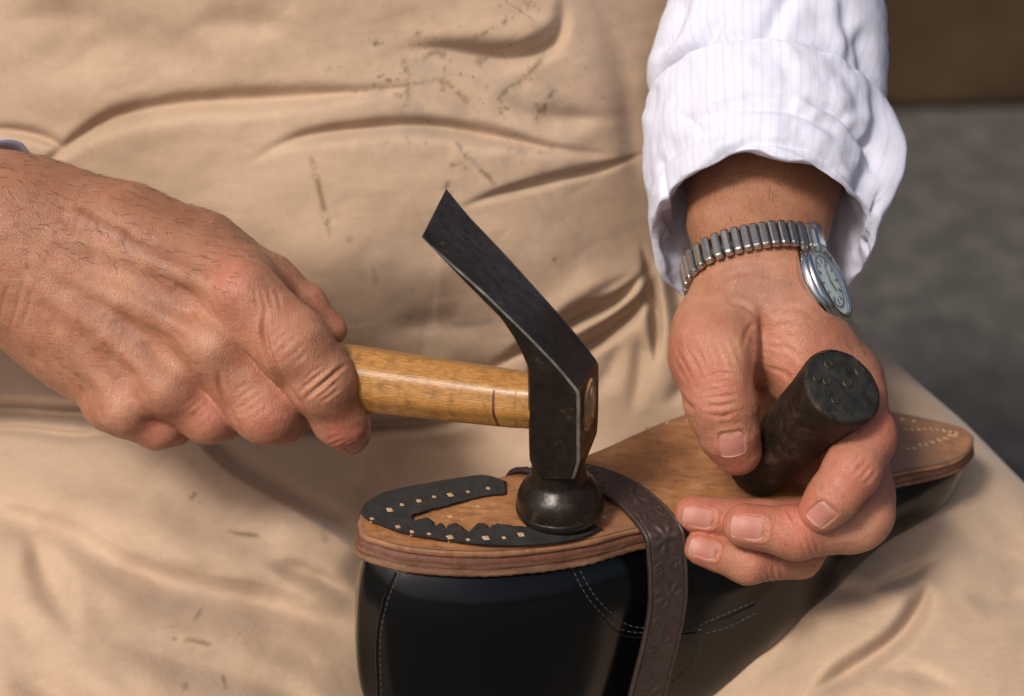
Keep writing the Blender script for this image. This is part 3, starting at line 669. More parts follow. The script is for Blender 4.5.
# right thigh
for a_ in ([(820, 600), (850, 590), (880, 600)], [(960, 590), (1000, 600), (1040, 590)], [(870, 680), (910, 670), (960, 690)], [(700, 340), (690, 380), (660, 410)], [(590, 400), (610, 370), (620, 340)]):
    fold(a_, 9, 7, 4, 1)
fold([(868, 590), (890, 582), (915, 571), (945, 552)], 6, 12, 8, 1)
fold([(800, 700), (850, 672), (895, 640), (918, 610), (932, 580)], 9, 20, 14, -1, 0.25)
fold([(750, 690), (790, 640), (830, 610)], 12, 10, 6, -1)
fold([(900, 680), (960, 640), (1024, 620)], 18, 6, 4, 1)
fold([(980, 470), (1010, 540), (1030, 620)], 20, 6, 3, 1)
fold([(930, 500), (970, 540), (1030, 570)], 16, 5, 3, 1)
Z = Z + 2.4*vnoise(X+0.3*Y, Y*1.3, 110, 11, 3) + 0.22*vnoise(X, Y*1.4, 18, 12, 2) + 1.5*np.abs(vnoise(X*0.8+0.3*Y, Y*1.25, 64, 13, 3)) + 0.5*np.abs(vnoise(X-0.4*Y, Y, 30, 14, 2))
Rr = 60.0; dd = np.clip(XS - X, 0, Rr); Z = Z - (Rr - np.sqrt(np.maximum(Rr**2 - (Rr-dd)**2, 0)))*0.9
P = at(X, Y, Z); nw = 26
th = np.linspace(0.08, 2.3, nw)
ex = P[-1][None] + np.stack([-(1-np.cos(th))*220, np.zeros(nw), -np.sin(th)*330], -1)[:, None, :]
P = np.concatenate([P, ex], 0); nu_, nv_ = P.shape[:2]
cloth = mesh_obj('apron', P.reshape(-1, 3), grid_faces(nu_, nv_)[:, ::-1].copy(), M['khaki'], person)
tag(cloth, 'stained khaki apron')
st_ = np.zeros(X.shape); gs = np.zeros(X.shape)
fl = vnoise(X, Y, 5, 21, 2); fl2 = vnoise(X, Y, 3.2, 22, 2); big = vnoise(X, Y, 24, 23, 2)
def smear(pts, w_, a=1.0, thr=0.0, tgt='s'):
    global st_, gs
    d, Wt = stroke(X, Y, pts, 0.15); m = a*np.exp(-(d/w_)**2)*Wt*np.clip((fl-thr)*1.3+0.6, 0, 1)
    if tgt == 's': st_ = np.maximum(st_, m)
    else: gs = np.maximum(gs, m)
for a in ([(345, 92), (375, 90), (410, 84), (445, 78)], [(402, 55), (408, 85), (402, 120)], [(440, 76), (455, 90), (470, 105)], [(540, 118), (548, 100), (556, 88)],
          [(498, 96), (515, 84), (530, 72), (548, 52)], [(485, 68), (478, 60), (490, 58)], [(448, 166), (462, 165), (472, 174)], [(372, 45), (384, 40)], [(415, 33), (422, 36)],
          [(455, 140), (462, 150), (468, 160)], [(478, 168), (488, 176), (496, 186)], [(440, 78), (444, 96)], [(470, 40), (500, 25), (515, 14)], [(535, 102), (540, 112), (536, 122)],
          [(553, 262), (558, 250)], [(448, 180), (446, 190)], [(188, 630), (196, 618), (204, 604)], [(165, 640), (190, 640), (215, 646)], [(222, 672), (226, 690)], [(178, 690), (190, 684)], [(190, 500), (196, 492)], [(330, 240), (322, 200), (310, 150)], [(225, 532), (262, 536)], [(380, 92), (405, 96)], [(420, 60), (436, 52), (446, 58)]):
    smear(a, random.uniform(1.9, 3.2), random.uniform(0.65, 0.98), -0.15)
for a in ([(455, 138), (470, 158), (482, 170)], [(500, 150), (530, 152), (560, 146)], [(370, 262), (374, 276), (380, 292)], [(404, 312), (412, 322)], [(600, 90), (604, 100)], [(346, 238), (352, 242)], [(325, 520), (326, 545)], [(410, 330), (500, 320)]):
    smear(a, 3.6, 0.5, -0.1, 'g')
reg = gauss(X, Y, [(440, 100, 90, 1.), (520, 90, 70, .9), (480, 160, 60, .8), (400, 290, 70, .55), (200, 640, 70, .5), (540, 240, 60, .5), (370, 500, 60, .3), (230, 520, 60, .4), (870, 600, 80, .25), (520, 30, 60, .6)])
st_ = np.maximum(st_, np.clip((fl2*0.7+big*0.5-1.15+0.35*reg)*2.2, 0, 0.75)*np.clip(reg*1.3, 0, 1))
gs = np.maximum(gs, np.clip((vnoise(X, Y, 9, 31, 3)-0.75)*1.4, 0, 0.3)*np.clip(reg, 0, 1))
gs = np.maximum(gs, 0.34*np.clip(gauss(X, Y, [(430, 95, 75, 1), (500, 110, 70, .9), (470, 165, 45, .7), (400, 290, 60, .5), (190, 640, 60, .5), (240, 530, 60, .35), (545, 250, 50, .45), (380, 500, 50, .5)])*(0.55+0.8*vnoise(X, Y, 22, 33, 4)), 0, 1))
pad = np.zeros((nw, nv_)); attr(cloth, 'stain', np.vstack([st_, pad])); attr(cloth, 'grey_stain', np.vstack([gs, pad]))

# ---------------------------------------------------------------- shirt sleeves
def sleeve(rings, nseg, wr, name, label):
    """rings: (centre, ex, ey) ; ellipse radii vectors"""
    V = []; uv = []
    t = np.linspace(0, 2*np.pi, nseg, endpoint=False)
    for k, (c, ex, ey) in enumerate(rings):
        V.append(c[None] + np.cos(t)[:, None]*ex[None] + np.sin(t)[:, None]*ey[None]); uv.append(np.stack([t/(2*np.pi), np.full(nseg, k*0.05)], -1))
    V = np.array(V); V = wr(V, t)
    f = grid_faces(len(rings), nseg, closed_v=True)
    o = mesh_obj(name, V.reshape(-1, 3), f, M['shirt'], person); uvmap(o, np.array(uv).reshape(-1, 2)); tag(o, label); return o
def ring_set(keys, n):
    """keys rows: px, py, z, rx, ryimg, rz, tilt ; interpolated smoothly"""
    K = catmull(np.array(keys, float), n); out = []
    for px_, py_, z_, rx, ry, rz, tilt in K:
        c = at(px_, py_, z_); a = R(tilt)
        out.append((c, np.array([rx*math.cos(a), -rx*math.sin(a), 0.0]), np.array([ry*math.sin(a)*0.3, ry, rz])))
    return out
# keys: upper arm ... cuff start ... rim ... rolled inside
# outer tube
tube = ring_set([(770, -330, -300, 150, 70, 95, 0), (775, -200, -262, 125, 62, 92, 0), (778, -90, -232, 114, 60, 92, 0), (775, 0, -205, 117, 60, 92, 2),
                 (768, 60, -185, 129, 64, 92, 4), (766, 100, -168, 126, 64, 90, 6), (765, 118, -163, 108, 62, 88, 6), (764, 140, -150, 100, 58, 80, 6)], 16)
cuff = ring_set([(766, 128, -158, 104, 58, 82, 10), (765, 118, -160, 126, 68, 94, 6), (765, 128, -154, 130, 74, 100, 6), (766, 165, -138, 131, 78, 104, 6),
                 (764, 200, -125, 124, 82, 106, 6), (761, 234, -112, 118, 85, 108, 6), (761, 241, -110, 113, 81, 103, 6), (763, 230, -116, 107, 74, 94, 6), (766, 190, -138, 94, 60, 80, 6), (768, 120, -165, 92, 52, 74, 10)], 12)
def wr_tube(V, t):
    px_, py_ = proj(V); N = V - V.mean(1, keepdims=True); N /= np.linalg.norm(N, axis=2, keepdims=True)
    D = 3.0*vnoise(px_*0.8, py_+V[..., 2]*0.6, 38, 41, 3)
    for pts, w_, dep in (([(655, 130), (662, 95), (690, 60), (745, 30)], 8, 11), ([(672, 70), (700, 45), (730, 10)], 7, 9), ([(690, 95), (720, 70), (770, 60)], 7, 9), ([(860, 20), (868, 60), (872, 105)], 8, 9),
                         ([(668, 80), (690, 88), (700, 70)], 5, 8), ([(760, 60), (775, 20), (800, -20)], 9, 7), ([(840, -10), (852, 40), (850, 90)], 7, 6), ([(650, 60), (672, 30), (690, -10)], 8, 8), ([(730, 75), (800, 62), (850, 90)], 9, 10)):
        d, Wt = stroke(px_, py_, pts, 0.25); D += np.where(N[..., 2] > -0.2, -dep*Wt*np.exp(-(d/w_)**2) + 0.5*dep*Wt*np.exp(-((d-1.8*w_)/(1.3*w_))**2), 0)
    return V + N*D[..., None]
def wr_cuff(V, t):
    px_, py_ = proj(V); c = V.mean(1, keepdims=True); N = V-c; N /= np.linalg.norm(N, axis=2, keepdims=True)
    D = 2.2*vnoise(t[None]*14+0*px_, np.arange(V.shape[0])[:, None]*0.35+0*px_, 3.0, 43, 2) + 1.6*vnoise(px_, py_, 20, 44, 2)
    kk = np.linspace(0, 1, V.shape[0])[:, None]
    bumpw = np.exp(-((kk-0.42)/0.2)**2)*(kk < 0.8)
    ang = t[None]; D += bumpw*24*np.exp(-np.abs((ang-0.36)/0.13)**1.5)         # pointed corner of the roll at the right
    D += -9*np.exp(-((ang-0.62)/0.10)**2)*bumpw
    V = V + N*D[..., None]
    # wavy rim
    a = unit(at(771, 240, -100)-at(771, 140, -160)); wv = 4.0*np.sin(ang*5+1)+3.0*np.sin(ang*9+0.5)
    V = V + a[None, None]*(wv*np.exp(-((kk-0.6)/0.2)**2))[..., None]
    for pts, w_, dep in (([(668, 128), (730, 108), (800, 112), (860, 150)], 5, 5), ([(800, 95), (840, 115), (872, 150)], 3, 6), ([(700, 110), (745, 98), (800, 100)], 2.5, 3.5), ([(660, 150), (664, 190), (672, 230)], 3, 5), ([(730, 150), (790, 142), (840, 168), (862, 200)], 2.5, 4), ([(885, 180), (872, 220), (858, 262)], 3, 5), ([(675, 110), (700, 130), (712, 160)], 3, 4), ([(652, 170), (690, 140), (740, 128)], 6, 4), ([(690, 175), (760, 140), (830, 170), (868, 230)], 4, 4), ([(850, 120), (870, 150), (878, 180)], 5, 7), ([(655, 215), (668, 240), (684, 262)], 5, 5)):
        d, Wt = stroke(*proj(V), pts, 0.25); V = V - N*(np.where(N[..., 2] > -0.3, dep*Wt*np.exp(-(d/w_)**2), 0))[..., None]
    return V
sl1 = sleeve(tube, 260, wr_tube, 'shirt_sleeve', 'white striped shirt sleeve above the rolled cuff')
cf = sleeve(cuff, 320, wr_cuff, 'rolled_cuff', 'thick rolled white cuff')
tube2 = ring_set([(-700, -200, -420, 190, 120, 60, 0), (-500, -60, -360, 150, 130, 70, 0), (-300, 120, -230, 90, 130, 70, 30)], 12)
def sleeve2():
    A = [(-470, 100, -330, 110), (-300, 170, -210, 122), (-150, 205, -130, 112), (-50, 225, -85, 102), (-4, 238, -66, 103)]
    C = np.array([at(a[0], a[1], a[2]+10) for a in A]); rr = [a[3] for a in A]
    Cs = catmull(np.column_stack([C, rr]), 12); out = []
    inner = [np.append(Cs[-1][:3] - np.array([2, 0, 0]), Cs[-1][3]-6), np.append(Cs[-1][:3]-np.array([20, 0, 5]), Cs[-1][3]-9)]
    for q in list(Cs)+inner:
        out.append((q[:3], np.array([0.38*q[3], 0, -0.75*q[3]])*0.85, np.array([0.13*q[3], q[3], 0])))
    return out
def wr2(V, t):
    px_, py_ = proj(V); N = V-V.mean(1, keepdims=True); N /= np.linalg.norm(N, axis=2, keepdims=True); return V + N*(3*vnoise(px_, py_, 30, 51, 3))[..., None]
sleeve(sleeve2(), 160, wr2, 'shirt_sleeve', 'sleeve end showing only as a sliver at the photo edge')

# ---------------------------------------------------------------- the shoe, held upside down on the lap
TH = unit([0.923, 0.104, -0.372]); NN = unit([0.089, 0.876, 0.464]); NN = unit(NN - TH*np.dot(NN, TH)); WH = np.cross(NN, TH)   # WH points to the far side
P0 = at(470, 520, 20)
def onplane(px_, py_, h=0.0):
    c = np.array([0, 0, F]); d = unit(at(px_, py_, 0)-c); q = P0+NN*h
    return c + d*(np.dot(q-c, NN)/np.dot(d, NN))
outl = [(358, 520), (361, 533), (376, 540), (412, 549), (480, 553), (540, 549), (590, 541), (640, 529), (690, 522), (760, 515), (830, 500), (890, 476), (935, 467), (962, 458), (974, 443), (968, 431), (945, 423), (898, 413), (840, 404), (780, 402), (720, 407), (680, 416), (640, 432), (600, 450), (560, 464), (520, 473), (480, 481), (430, 487), (388, 497), (365, 508)]
O3 = np.array([onplane(x, y) for x, y in outl])
loop = catmull(np.vstack([O3, O3[:1]]), 10)[:-1]
def loc(P): d = np.asarray(P)-P0; return np.stack([d@TH, d@WH], -1)
LB = loc(loop); amin, amax = LB[:, 0].min(), LB[:, 0].max(); LEN = amax-amin
def halfspan(a):
    """centre line of the sole at lengthwise position a"""
    out = []
    for q in np.atleast_1d(a):
        x = np.clip(q, amin+70, amax-60); c = []
        for i in range(len(LB)):
            p, r_ = LB[i], LB[(i+1) % len(LB)]
            if (p[0]-x)*(r_[0]-x) <= 0 and p[0] != r_[0]: c.append(p[1]+(r_[1]-p[1])*(x-p[0])/(r_[0]-p[0]))
        out.append((x, (min(c)+max(c))/2))
    return np.array(out)
CEN = halfspan(LB[:, 0]); cen3 = P0 + CEN[:, :1]*TH + CEN[:, 1:]*WH
shoe = empty('dress_shoe', onplane(640, 480), 'black polished leather shoe held upside down on the lap, its heel stripped for repair', 'shoe')
def offs(k, out, h): # ring: outline moved outward by out and along the normal by h
    v = loop-cen3; L = np.linalg.norm(v, axis=1, keepdims=True); return loop + v/L*out + NN*h
nl = len(loop)
relt = (LB[:, 0]-amin)/LEN; thick = (26 - 11*np.clip((relt-0.3)/0.4, 0, 1))[:, None]
prof = [(-14, 0.0, 0.0), (-4, 0.0, 0.0), (-1.5, 0.0, 0.0), (-0.3, 0.05, 0.06), (-0.2, 0.20, .17), (-2.2, 0.26, .24), (-2.2, 0.30, .28), (0.2, 0.36, .34), (0.8, 0.6, .6), (0.2, 0.74, .74), (-0.8, 0.79, .79), (1.8, 0.84, .84), (2.6, 0.95, .95), (1.6, 1.05, 1.0), (-10, 1.08, 1.0)]
rngs = []; hs = []
for o_, f_, hh in prof:
    v = loop-cen3; L = np.linalg.norm(v, axis=1, keepdims=True)
    jit = (0.8*vnoise(np.arange(nl)*1.0, np.full(nl, f_*40.0), 5, 61, 2))[:, None]
    if f_ > 0.9: jit = jit + (0.55*np.sign(np.sin(np.arange(nl)*3.1)))[:, None]
    rngs.append(loop + v/L*(o_+jit) - NN*thick*f_); hs.append(np.full(nl, hh))
Vs = np.concatenate(rngs); Hs = np.concatenate(hs); fs = grid_faces(len(prof), nl, closed_v=True)
sole = mesh_obj('sole_edge', Vs, fs, M['layers'], shoe); attr(sole, 'height', Hs)
# top sheet of the sole (tan leather), slightly domed grid
ring_n = 40; fr = np.linspace(0, 1, ring_n)
top = []
for q in fr:
    r_ = cen3 + (loop + (loop-cen3)/np.linalg.norm(loop-cen3, axis=1, keepdims=True)*(-2.0) - cen3)*q
    lb = loc(r_); e = 1.2*vnoise(lb[:, 0], lb[:, 1], 30, 71, 3) + 0.5*vnoise(lb[:, 0], lb[:, 1], 7, 72, 2)
    top.append(r_ + NN*(1.2 + (1-q**4)*1.6 + e*(1-q**6))[:, None])
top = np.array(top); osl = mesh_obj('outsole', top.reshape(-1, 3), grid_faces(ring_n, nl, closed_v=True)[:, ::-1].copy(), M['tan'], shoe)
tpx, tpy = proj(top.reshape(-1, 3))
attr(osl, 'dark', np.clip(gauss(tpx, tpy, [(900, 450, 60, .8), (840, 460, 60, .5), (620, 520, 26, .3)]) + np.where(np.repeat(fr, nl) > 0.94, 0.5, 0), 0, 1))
# upper
qn = 56; q_ = np.linspace(0, 1, qn)**1.4
pxl, _ = proj(cen3 + (loop-cen3)*0.0)
Hh = np.interp(pxl, [380, 450, 560, 650, 715, 760, 830, 890, 940, 975], [205, 215, 240, 255, 245, 205, 155, 112, 70, 60])
wv_ = np.hanning(31); wv_ /= wv_.sum(); Hh = np.convolve(np.concatenate([Hh[-15:], Hh, Hh[:15]]), wv_, 'valid')
pw = np.interp(Hh, [60, 120, 200, 260], [2.2, 2.2, 3.0, 5.5]); ups = []
for q in q_:
    sc = np.maximum(1-q**pw, 0)**(1/pw); bul = 1 + (0.10 + 0.20*np.clip(-(LB[:, 1]-CEN[:, 1])/60, 0, 1))*np.sin(min(q*1.6, 1)*math.pi)*np.clip((Hh-100)/100, 0, 1)
    ins = -11.0
    v = loop-cen3; L = np.linalg.norm(v, axis=1, keepdims=True)
    nf = np.clip(-(LB[:, 1]-CEN[:, 1])/60, 0, 1)[:, None]; Dp = (Hh*q)[:, None]; sh = 9 + 8*nf; tall = np.clip((Hh-90)/80, 0, 1)[:, None]
    arcp = np.sqrt(1-(1-np.minimum(Dp/66, 1))**2)
    base = cen3 + v/L*((L - 4 - sh*tall + (sh*tall+2+17*nf*tall)*arcp))*sc[:, None]
    ups.append(base - NN*(thick*0.9 + (Hh*q)[:, None]))
ups = np.array(ups); upper = mesh_obj('upper', ups.reshape(-1, 3), grid_faces(qn, nl, closed_v=True), M['upper'], shoe)
bvh_up = BVHTree.FromPolygons([tuple(v) for v in ups.reshape(-1, 3)], [tuple(f) for f in grid_faces(qn, nl, closed_v=True)])
def tube_on(path3, rad, closed=False, nseg=6):
    V = []; Fc = []; n = len(path3)
    for i in range(n):
        tg = unit(path3[min(i+1, n-1)]-path3[max(i-1, 0)]); a = unit(np.cross(tg, [0.3, 0.2, 0.93])); b = np.cross(tg, a)
        r_ = rad[i] if hasattr(rad, '__len__') else rad
        for k in range(nseg):
            th_ = 2*math.pi*k/nseg; V.append(path3[i] + r_*(math.cos(th_)*a+math.sin(th_)*b))
    Fc = [tuple(f) for f in grid_faces(n, nseg, closed_v=True)] + [tuple(range(nseg))[::-1], tuple(range((n-1)*nseg, n*nseg))]
    return V, Fc
def stitches(line, name='stitching', dash=4.2, gap=2.0, rad=0.75):
    C = catmull(line, 30); seg = np.concatenate([[0], np.cumsum(np.hypot(*np.diff(C, axis=0).T))]); V = []; Fc = []; s0 = 0
    while s0+dash < seg[-1]:
        pts = []
        for u in np.linspace(s0, s0+dash, 4):
            x = np.interp(u, seg, C[:, 0]); y = np.interp(u, seg, C[:, 1]); p, n = ray(bvh_up, x, y)
            if p is not None:
                n = n if np.dot(n, [0, 0, 1]) > 0 else -n; pts.append(p + n*0.35)
        if len(pts) == 4:
            v, f = tube_on(np.array(pts), [0.3, rad, rad, 0.3]); b = len(V); V += v; Fc += [tuple(i+b for i in q) for q in f]
        s0 += dash+gap
    if V: mesh_obj(name, np.array(V), Fc, M['thread'], shoe)
def seam(line):
    C = catmull(line, 20); pts = []
    for x, y in C:
        p, n = ray(bvh_up, x, y)
        if p is not None: n = n if n[2] > 0 else -n; pts.append(p - n*0.2)
    if len(pts) > 3: v, f = tube_on(np.array(pts), 1.5, nseg=8); mesh_obj('seam', np.array(v), f, M['upper'], shoe)
seam([(396, 572), (384, 600), (377, 640), (378, 700)]); stitches([(400, 573), (388, 601), (381, 640), (382, 702)])
seam([(568, 570), (585, 600), (605, 622), (630, 636), (690, 634), (704, 628), (757, 604)])
stitches([(571, 567), (588, 598), (608, 619), (632, 632), (690, 630), (702, 624), (757, 600)]); stitches([(577, 565), (594, 595), (613, 614), (636, 627), (688, 626)])
stitches([(706, 633), (730, 626), (757, 612)]); stitches([(702, 634), (697, 655), (684, 672), (670, 684)])
# black cemented layer on the heel with its ragged inner edge
z5 = lambda L: [(350+x/3.79, 460+y/3.79) for x, y in L]
outer = z5([(955, 262), (900, 290), (820, 312), (700, 326), (580, 328), (470, 322), (330, 305), (200, 280), (110, 250), (60, 228), (42, 205), (60, 178), (110, 150), (190, 128), (300, 108), (420, 88), (515, 80), (590, 102)])
inner = z5([(600, 112), (520, 124), (460, 136), (405, 156), (345, 178), (285, 192), (240, 208), (232, 222), (246, 232), (262, 224), (285, 220), (304, 230), (312, 246), (318, 256), (332, 247), (346, 248), (354, 260), (362, 266), (368, 256), (382, 248), (406, 250), (424, 262), (434, 276), (446, 281), (460, 276), (470, 262), (484, 248), (504, 245), (520, 254), (530, 264), (544, 254), (564, 246), (590, 252), (650, 258), (720, 262), (800, 262), (880, 256), (930, 250)])
def slab(poly, h0, h1, mat, name, parent, bev=1.0):
    b = np.array([onplane(x, y, h0) for x, y in poly]); t0 = np.array([onplane(x, y, h1-bev) for x, y in poly]); ctr = None
    n = len(poly); P2 = np.array(poly); cw = np.sum((P2[:, 0]-np.roll(P2[:, 0], 1))*(P2[:, 1]+np.roll(P2[:, 1], 1)))
    nx, pv_ = np.roll(P2, -1, 0), np.roll(P2, 1, 0); tg = nx-pv_; tg /= np.linalg.norm(tg, axis=1, keepdims=True)+1e-9
    nrm = np.stack([tg[:, 1], -tg[:, 0]], -1)*(1 if cw < 0 else -1)
    P3 = P2 - nrm*np.array([1.0, 0.5])*bev*0.9
    t1 = np.array([onplane(x, y, h1) for x, y in P3])
    tris = tessellate_polygon([[Vector((x, y, 0)) for x, y in P3]])
    V = np.vstack([b, t0, t1]); Fc = []
    for i in range(n):
        j = (i+1) % n
        Fc += [(i, j, n+j, n+i), (n+i, n+j, 2*n+j, 2*n+i)]
    Fc += [tuple(2*n+i for i in t) for t in tris]
    o = mesh_obj(name, V, Fc, mat, parent, smooth=False)
    bm = bmesh.new(); bm.from_mesh(o.data); bmesh.ops.recalc_face_normals(bm, faces=bm.faces); bm.to_mesh(o.data); bm.free(); return o
dense = catmull(np.array(outer), 5); ic = np.array([466.0, 514.0]); dense2 = ic + (catmull(np.array(inner), 3)-ic)*np.array([0.97, 0.84])
hc = np.array([470.0, 518.0]); dense = hc + (dense-hc)*np.array([1.005, 1.03]) + np.array([0, -1.5]) - np.clip((hc[1]-dense[:, 1:2])/20, 0, 1)*np.array([0, 3.5])
poly = [tuple(p) for p in dense] + [tuple(p + rng.normal(0, 0.5, 2)) for p in dense2]
heel = slab(poly, 0.5, 7.5, M['rubber'], 'heel_layer', shoe, 2.2); tag(heel, 'black heel layer with ragged inner edge')
def peg(px_, py_, h, sx, sy, rot=0.0, par=None):
    c = onplane(px_, py_, h); a = TH*math.cos(rot)+WH*math.sin(rot); b = -TH*math.sin(rot)+WH*math.cos(rot); V = []
    for hh, s_ in ((-3, 1), (0.3, 1), (1.0, 0.7)):
        for i, j in ((-1, -1), (1, -1), (1, 1), (-1, 1)): V.append(c + a*i*sx*s_*random.uniform(.85, 1.1) + b*j*sy*s_*random.uniform(.85, 1.1) + NN*hh)
    Fc = [(8, 9, 10, 11)]
    for k in (0, 4):
        for i in range(4): j = (i+1) % 4; Fc.append((k+i, k+j, k+4+j, k+4+i))
    return mesh_obj('peg', np.array(V), Fc, M['peg'], par or shoe, smooth=False)
for x, y, s_ in ((389.6, 510, 3.0), (419, 501, 2.4), (450, 495, 2.8), (450, 537.3, 3.1), (486, 538.3, 3.2), (521, 534.8, 2.9), (488, 488.5, 2.0), (429, 534.2, 1.6), (372, 519, 1.8), (398, 527, 2.2), (402, 505, 1.8), (468, 492, 1.7), (412, 532, 1.9), (468, 540, 1.8), (504, 538, 1.8), (434, 497, 1.7)): peg(x, y, 7.3, s_, s_*1.1, random.uniform(-.3, .3))
for x, y, s_ in ((450, 517, 3), (604, 517, 2.5), (478, 507, 2.2), (648, 428, 2.2), (668, 423, 2), (688, 420, 2.2)): peg(x, y, 2.4, s_, s_, random.uniform(-.4, .4))
for k in range(9):
    peg(906+k*6.3, 429.5-0.1*k+0.35*max(0, k-3)**1.5, 3.0, 1.6, 2.2, random.uniform(-.5, .5))
for k in range(9):
    peg(908+k*6.0, 449.5-k*1.9+random.uniform(-1, 1), 3.0, 1.7, 2.2, random.uniform(-.5, .5))
for k in range(5):
    peg(926+k*7.0, 443.5-k*1.7+random.uniform(-1, 1), 3.0, 1.5, 2.0, random.uniform(-.5, .5))
for x, y in ((902, 419), (914, 421), (888, 417)): peg(x, y, 3.0, 2.2, 2.4, 0.2)

# ---------------------------------------------------------------- embossed strap round the shoe
pl = [onplane(x, y, h) for x, y, h in ((545, 470, 5), (572, 472, 10), (600, 480, 12), (628, 494, 11), (648, 512, 9))]
E = onplane(659, 527, 2) - WH*9
pl += [E]
for d_, o_, x_ in ((14, 7, 2), (45, 14, 5), (80, 18, 7), (120, 19, 5), (160, 19, 1), (205, 18, -3), (260, 15, -6), (330, 6, -8)): pl.append(E - NN*d_ - WH*o_ + TH*x_)
far = onplane(530, 471, 3) + WH*6
pl = [far - NN*160 + WH*6, far - NN*60 + WH*8, far - NN*12 + WH*5] + pl
C = catmull(np.array(pl), 22); n = len(C); T_ = np.gradient(C, axis=0); T_ /= np.linalg.norm(T_, axis=1, keepdims=True)
arc = np.concatenate([[0], np.cumsum(np.linalg.norm(np.diff(C, axis=0), axis=1))])
arc_s = np.arange(0, arc[-1], 1.3); C = np.stack([np.interp(arc_s, arc, C[:, i]) for i in range(3)], -1); T_ = np.gradient(C, axis=0)
kz = np.hanning(41); kz /= kz.sum()
T_ = np.stack([np.convolve(np.pad(T_[:, i], 20, mode='edge'), kz, 'valid') for i in range(3)], -1); T_ /= np.linalg.norm(T_, axis=1, keepdims=True)
wdir_ = TH[None] - T_*(T_@TH)[:, None]; wdir_ /= np.linalg.norm(wdir_, axis=1, keepdims=True); nrm_ = np.cross(T_, wdir_)
mid = len(C)//2; 
if nrm_[mid] @ np.array([0, 0.3, 1]) < 0: nrm_ = -nrm_
vv_ = np.linspace(-1, 1, 45); HW = 21.5; V = []; em = []
SS, VV = np.meshgrid(arc_s, vv_, indexing='ij')
per_ = 62.0; ph_ = (SS % per_) - per_/2; xx = VV*HW
r1 = np.hypot(ph_, xx); th1 = np.arctan2(ph_, xx)
ros = np.clip((np.cos(7*th1)*0.5+0.5)*1.6-0.3, 0, 1)*np.exp(-((r1-11)/6)**2) + np.exp(-(r1/4.0)**2)
ph2 = ((SS+per_/2) % per_) - per_/2
leaf = 0
for sx_ in (-1, 1):
    rl = np.hypot(ph2, xx-sx_*11); tl = np.arctan2(ph2, xx-sx_*11); leaf = leaf + np.clip(np.sin(2.2*tl*sx_+rl*0.75), 0, 1)*np.exp(-(rl/9.0)**2)
emb = np.clip(ros+leaf, 0, 1)*(np.abs(VV) < 0.80)
ridge = np.exp(-((np.abs(VV)-0.90)/0.045)**2)
hgt = 2.6 - 0.8*(np.abs(VV) > 0.965) + 1.3*emb + 0.7*ridge - 1.2*np.exp(-((np.abs(VV)-0.83)/0.03)**2)
topv = C[:, None] + wdir_[:, None]*(VV*HW)[..., None] + nrm_[:, None]*hgt[..., None]
botv = C[:, None] + wdir_[:, None]*(VV*HW)[..., None] - nrm_[:, None]*2.4
al = np.concatenate([topv, botv[:, ::-1]], 1)
so = mesh_obj('leather_strap', al.reshape(-1, 3), grid_faces(al.shape[0], al.shape[1], closed_v=True), M['strap'])
tag(so, 'dark brown leather strap embossed with flowers, looped over the waist of the upturned shoe', 'strap')

# ---------------------------------------------------------------- the hammer
FC = onplane(560, 513, 7.5)                       # centre of the striking face, resting on the heel layer
VH = unit([-0.035, 0.86, 0.51]); AIM = at(560, 401, 0)
hh_ = unit(np.array([0.936, -0.156, 0.317])); hh_ = unit(hh_-VH*np.dot(hh_, VH)); WA = np.cross(VH, hh_)
if WA[2] > 0: WA = -WA
hammer = empty('hammer', FC, 'cobbler hammer with dark iron head and yellow wooden handle, resting on the shoe heel', 'hammer')
K0 = FC + VH*150                                   # centre of the eye
# lathe: face and neck
prof = [(0, 0), (35, 0), (40, 1.5), (43, 5), (44, 9), (43.6, 12), (42.6, 14), (42, 22), (39, 30), (33.5, 37), (28, 43), (27, 50), (26.5, 58), (27, 66), (27, 76), (26, 90), (22, 96)]
prof = catmull(np.array(prof, float), 5); nseg = 72; V = []
for r_, h_ in prof:
    for k in range(nseg):
        a = 2*math.pi*k/nseg; V.append(FC + VH*h_ + r_*(math.cos(a)*hh_ + math.sin(a)*WA))
fl_ = [tuple(f) for f in grid_faces(len(prof), nseg, closed_v=True)]
Vh = list(V); Fh = list(fl_)
# cheek and peen: rectangular sections with small chamfers, along a bent path
def at_plane(px_, py_, P, n):
    c = np.array([0, 0, F]); d = unit(at(px_, py_, 0)-c); return c + d*(np.dot(P-c, n)/np.dot(d, n))
NP = K0 - WA*29                                     # plane of the near side of the head
nearR = [(574, 479), (579, 462), (579, 440), (579, 398), (577, 391), (556, 366), (528, 337), (486, 296), (448, 262), (423, 239)]   # right / ridge corner on the near side
nearL = [(538, 479), (529, 462), (528, 442), (527, 380), (526, 366), (513, 338), (498, 316), (466, 284), (440, 257), (421, 236)]   # left / lower corner
wid = [40, 54, 58, 58, 58, 59, 62, 68, 74, 80]
secs = []
for (rx_, ry_), (lx, ly), wd_ in zip(nearR, nearL, wid):
    a = at_plane(rx_, ry_, NP, WA); b = at_plane(lx, ly, NP, WA); d = a-b; L = np.linalg.norm(d); d = d/L
    if L < 7: b = a - d*2.2; L = 2.2
    tt_ = max(0, (wd_-59)/21); W_ = unit(WA + VH*0.12*tt_ - hh_*0.10*tt_); wd_ = wd_*1.04
    ch = min(2.6, L*0.28)
    secs.append([b + d*ch, a - d*ch, a + W_*ch, a + W_*(wd_-ch), a + W_*wd_ - d*ch, b + W_*wd_ + d*ch, b + W_*(wd_-ch), b + W_*ch])
secs = np.array(secs)
ss = np.array([catmull(secs[:, k], 6) for k in range(8)]).transpose(1, 0, 2)
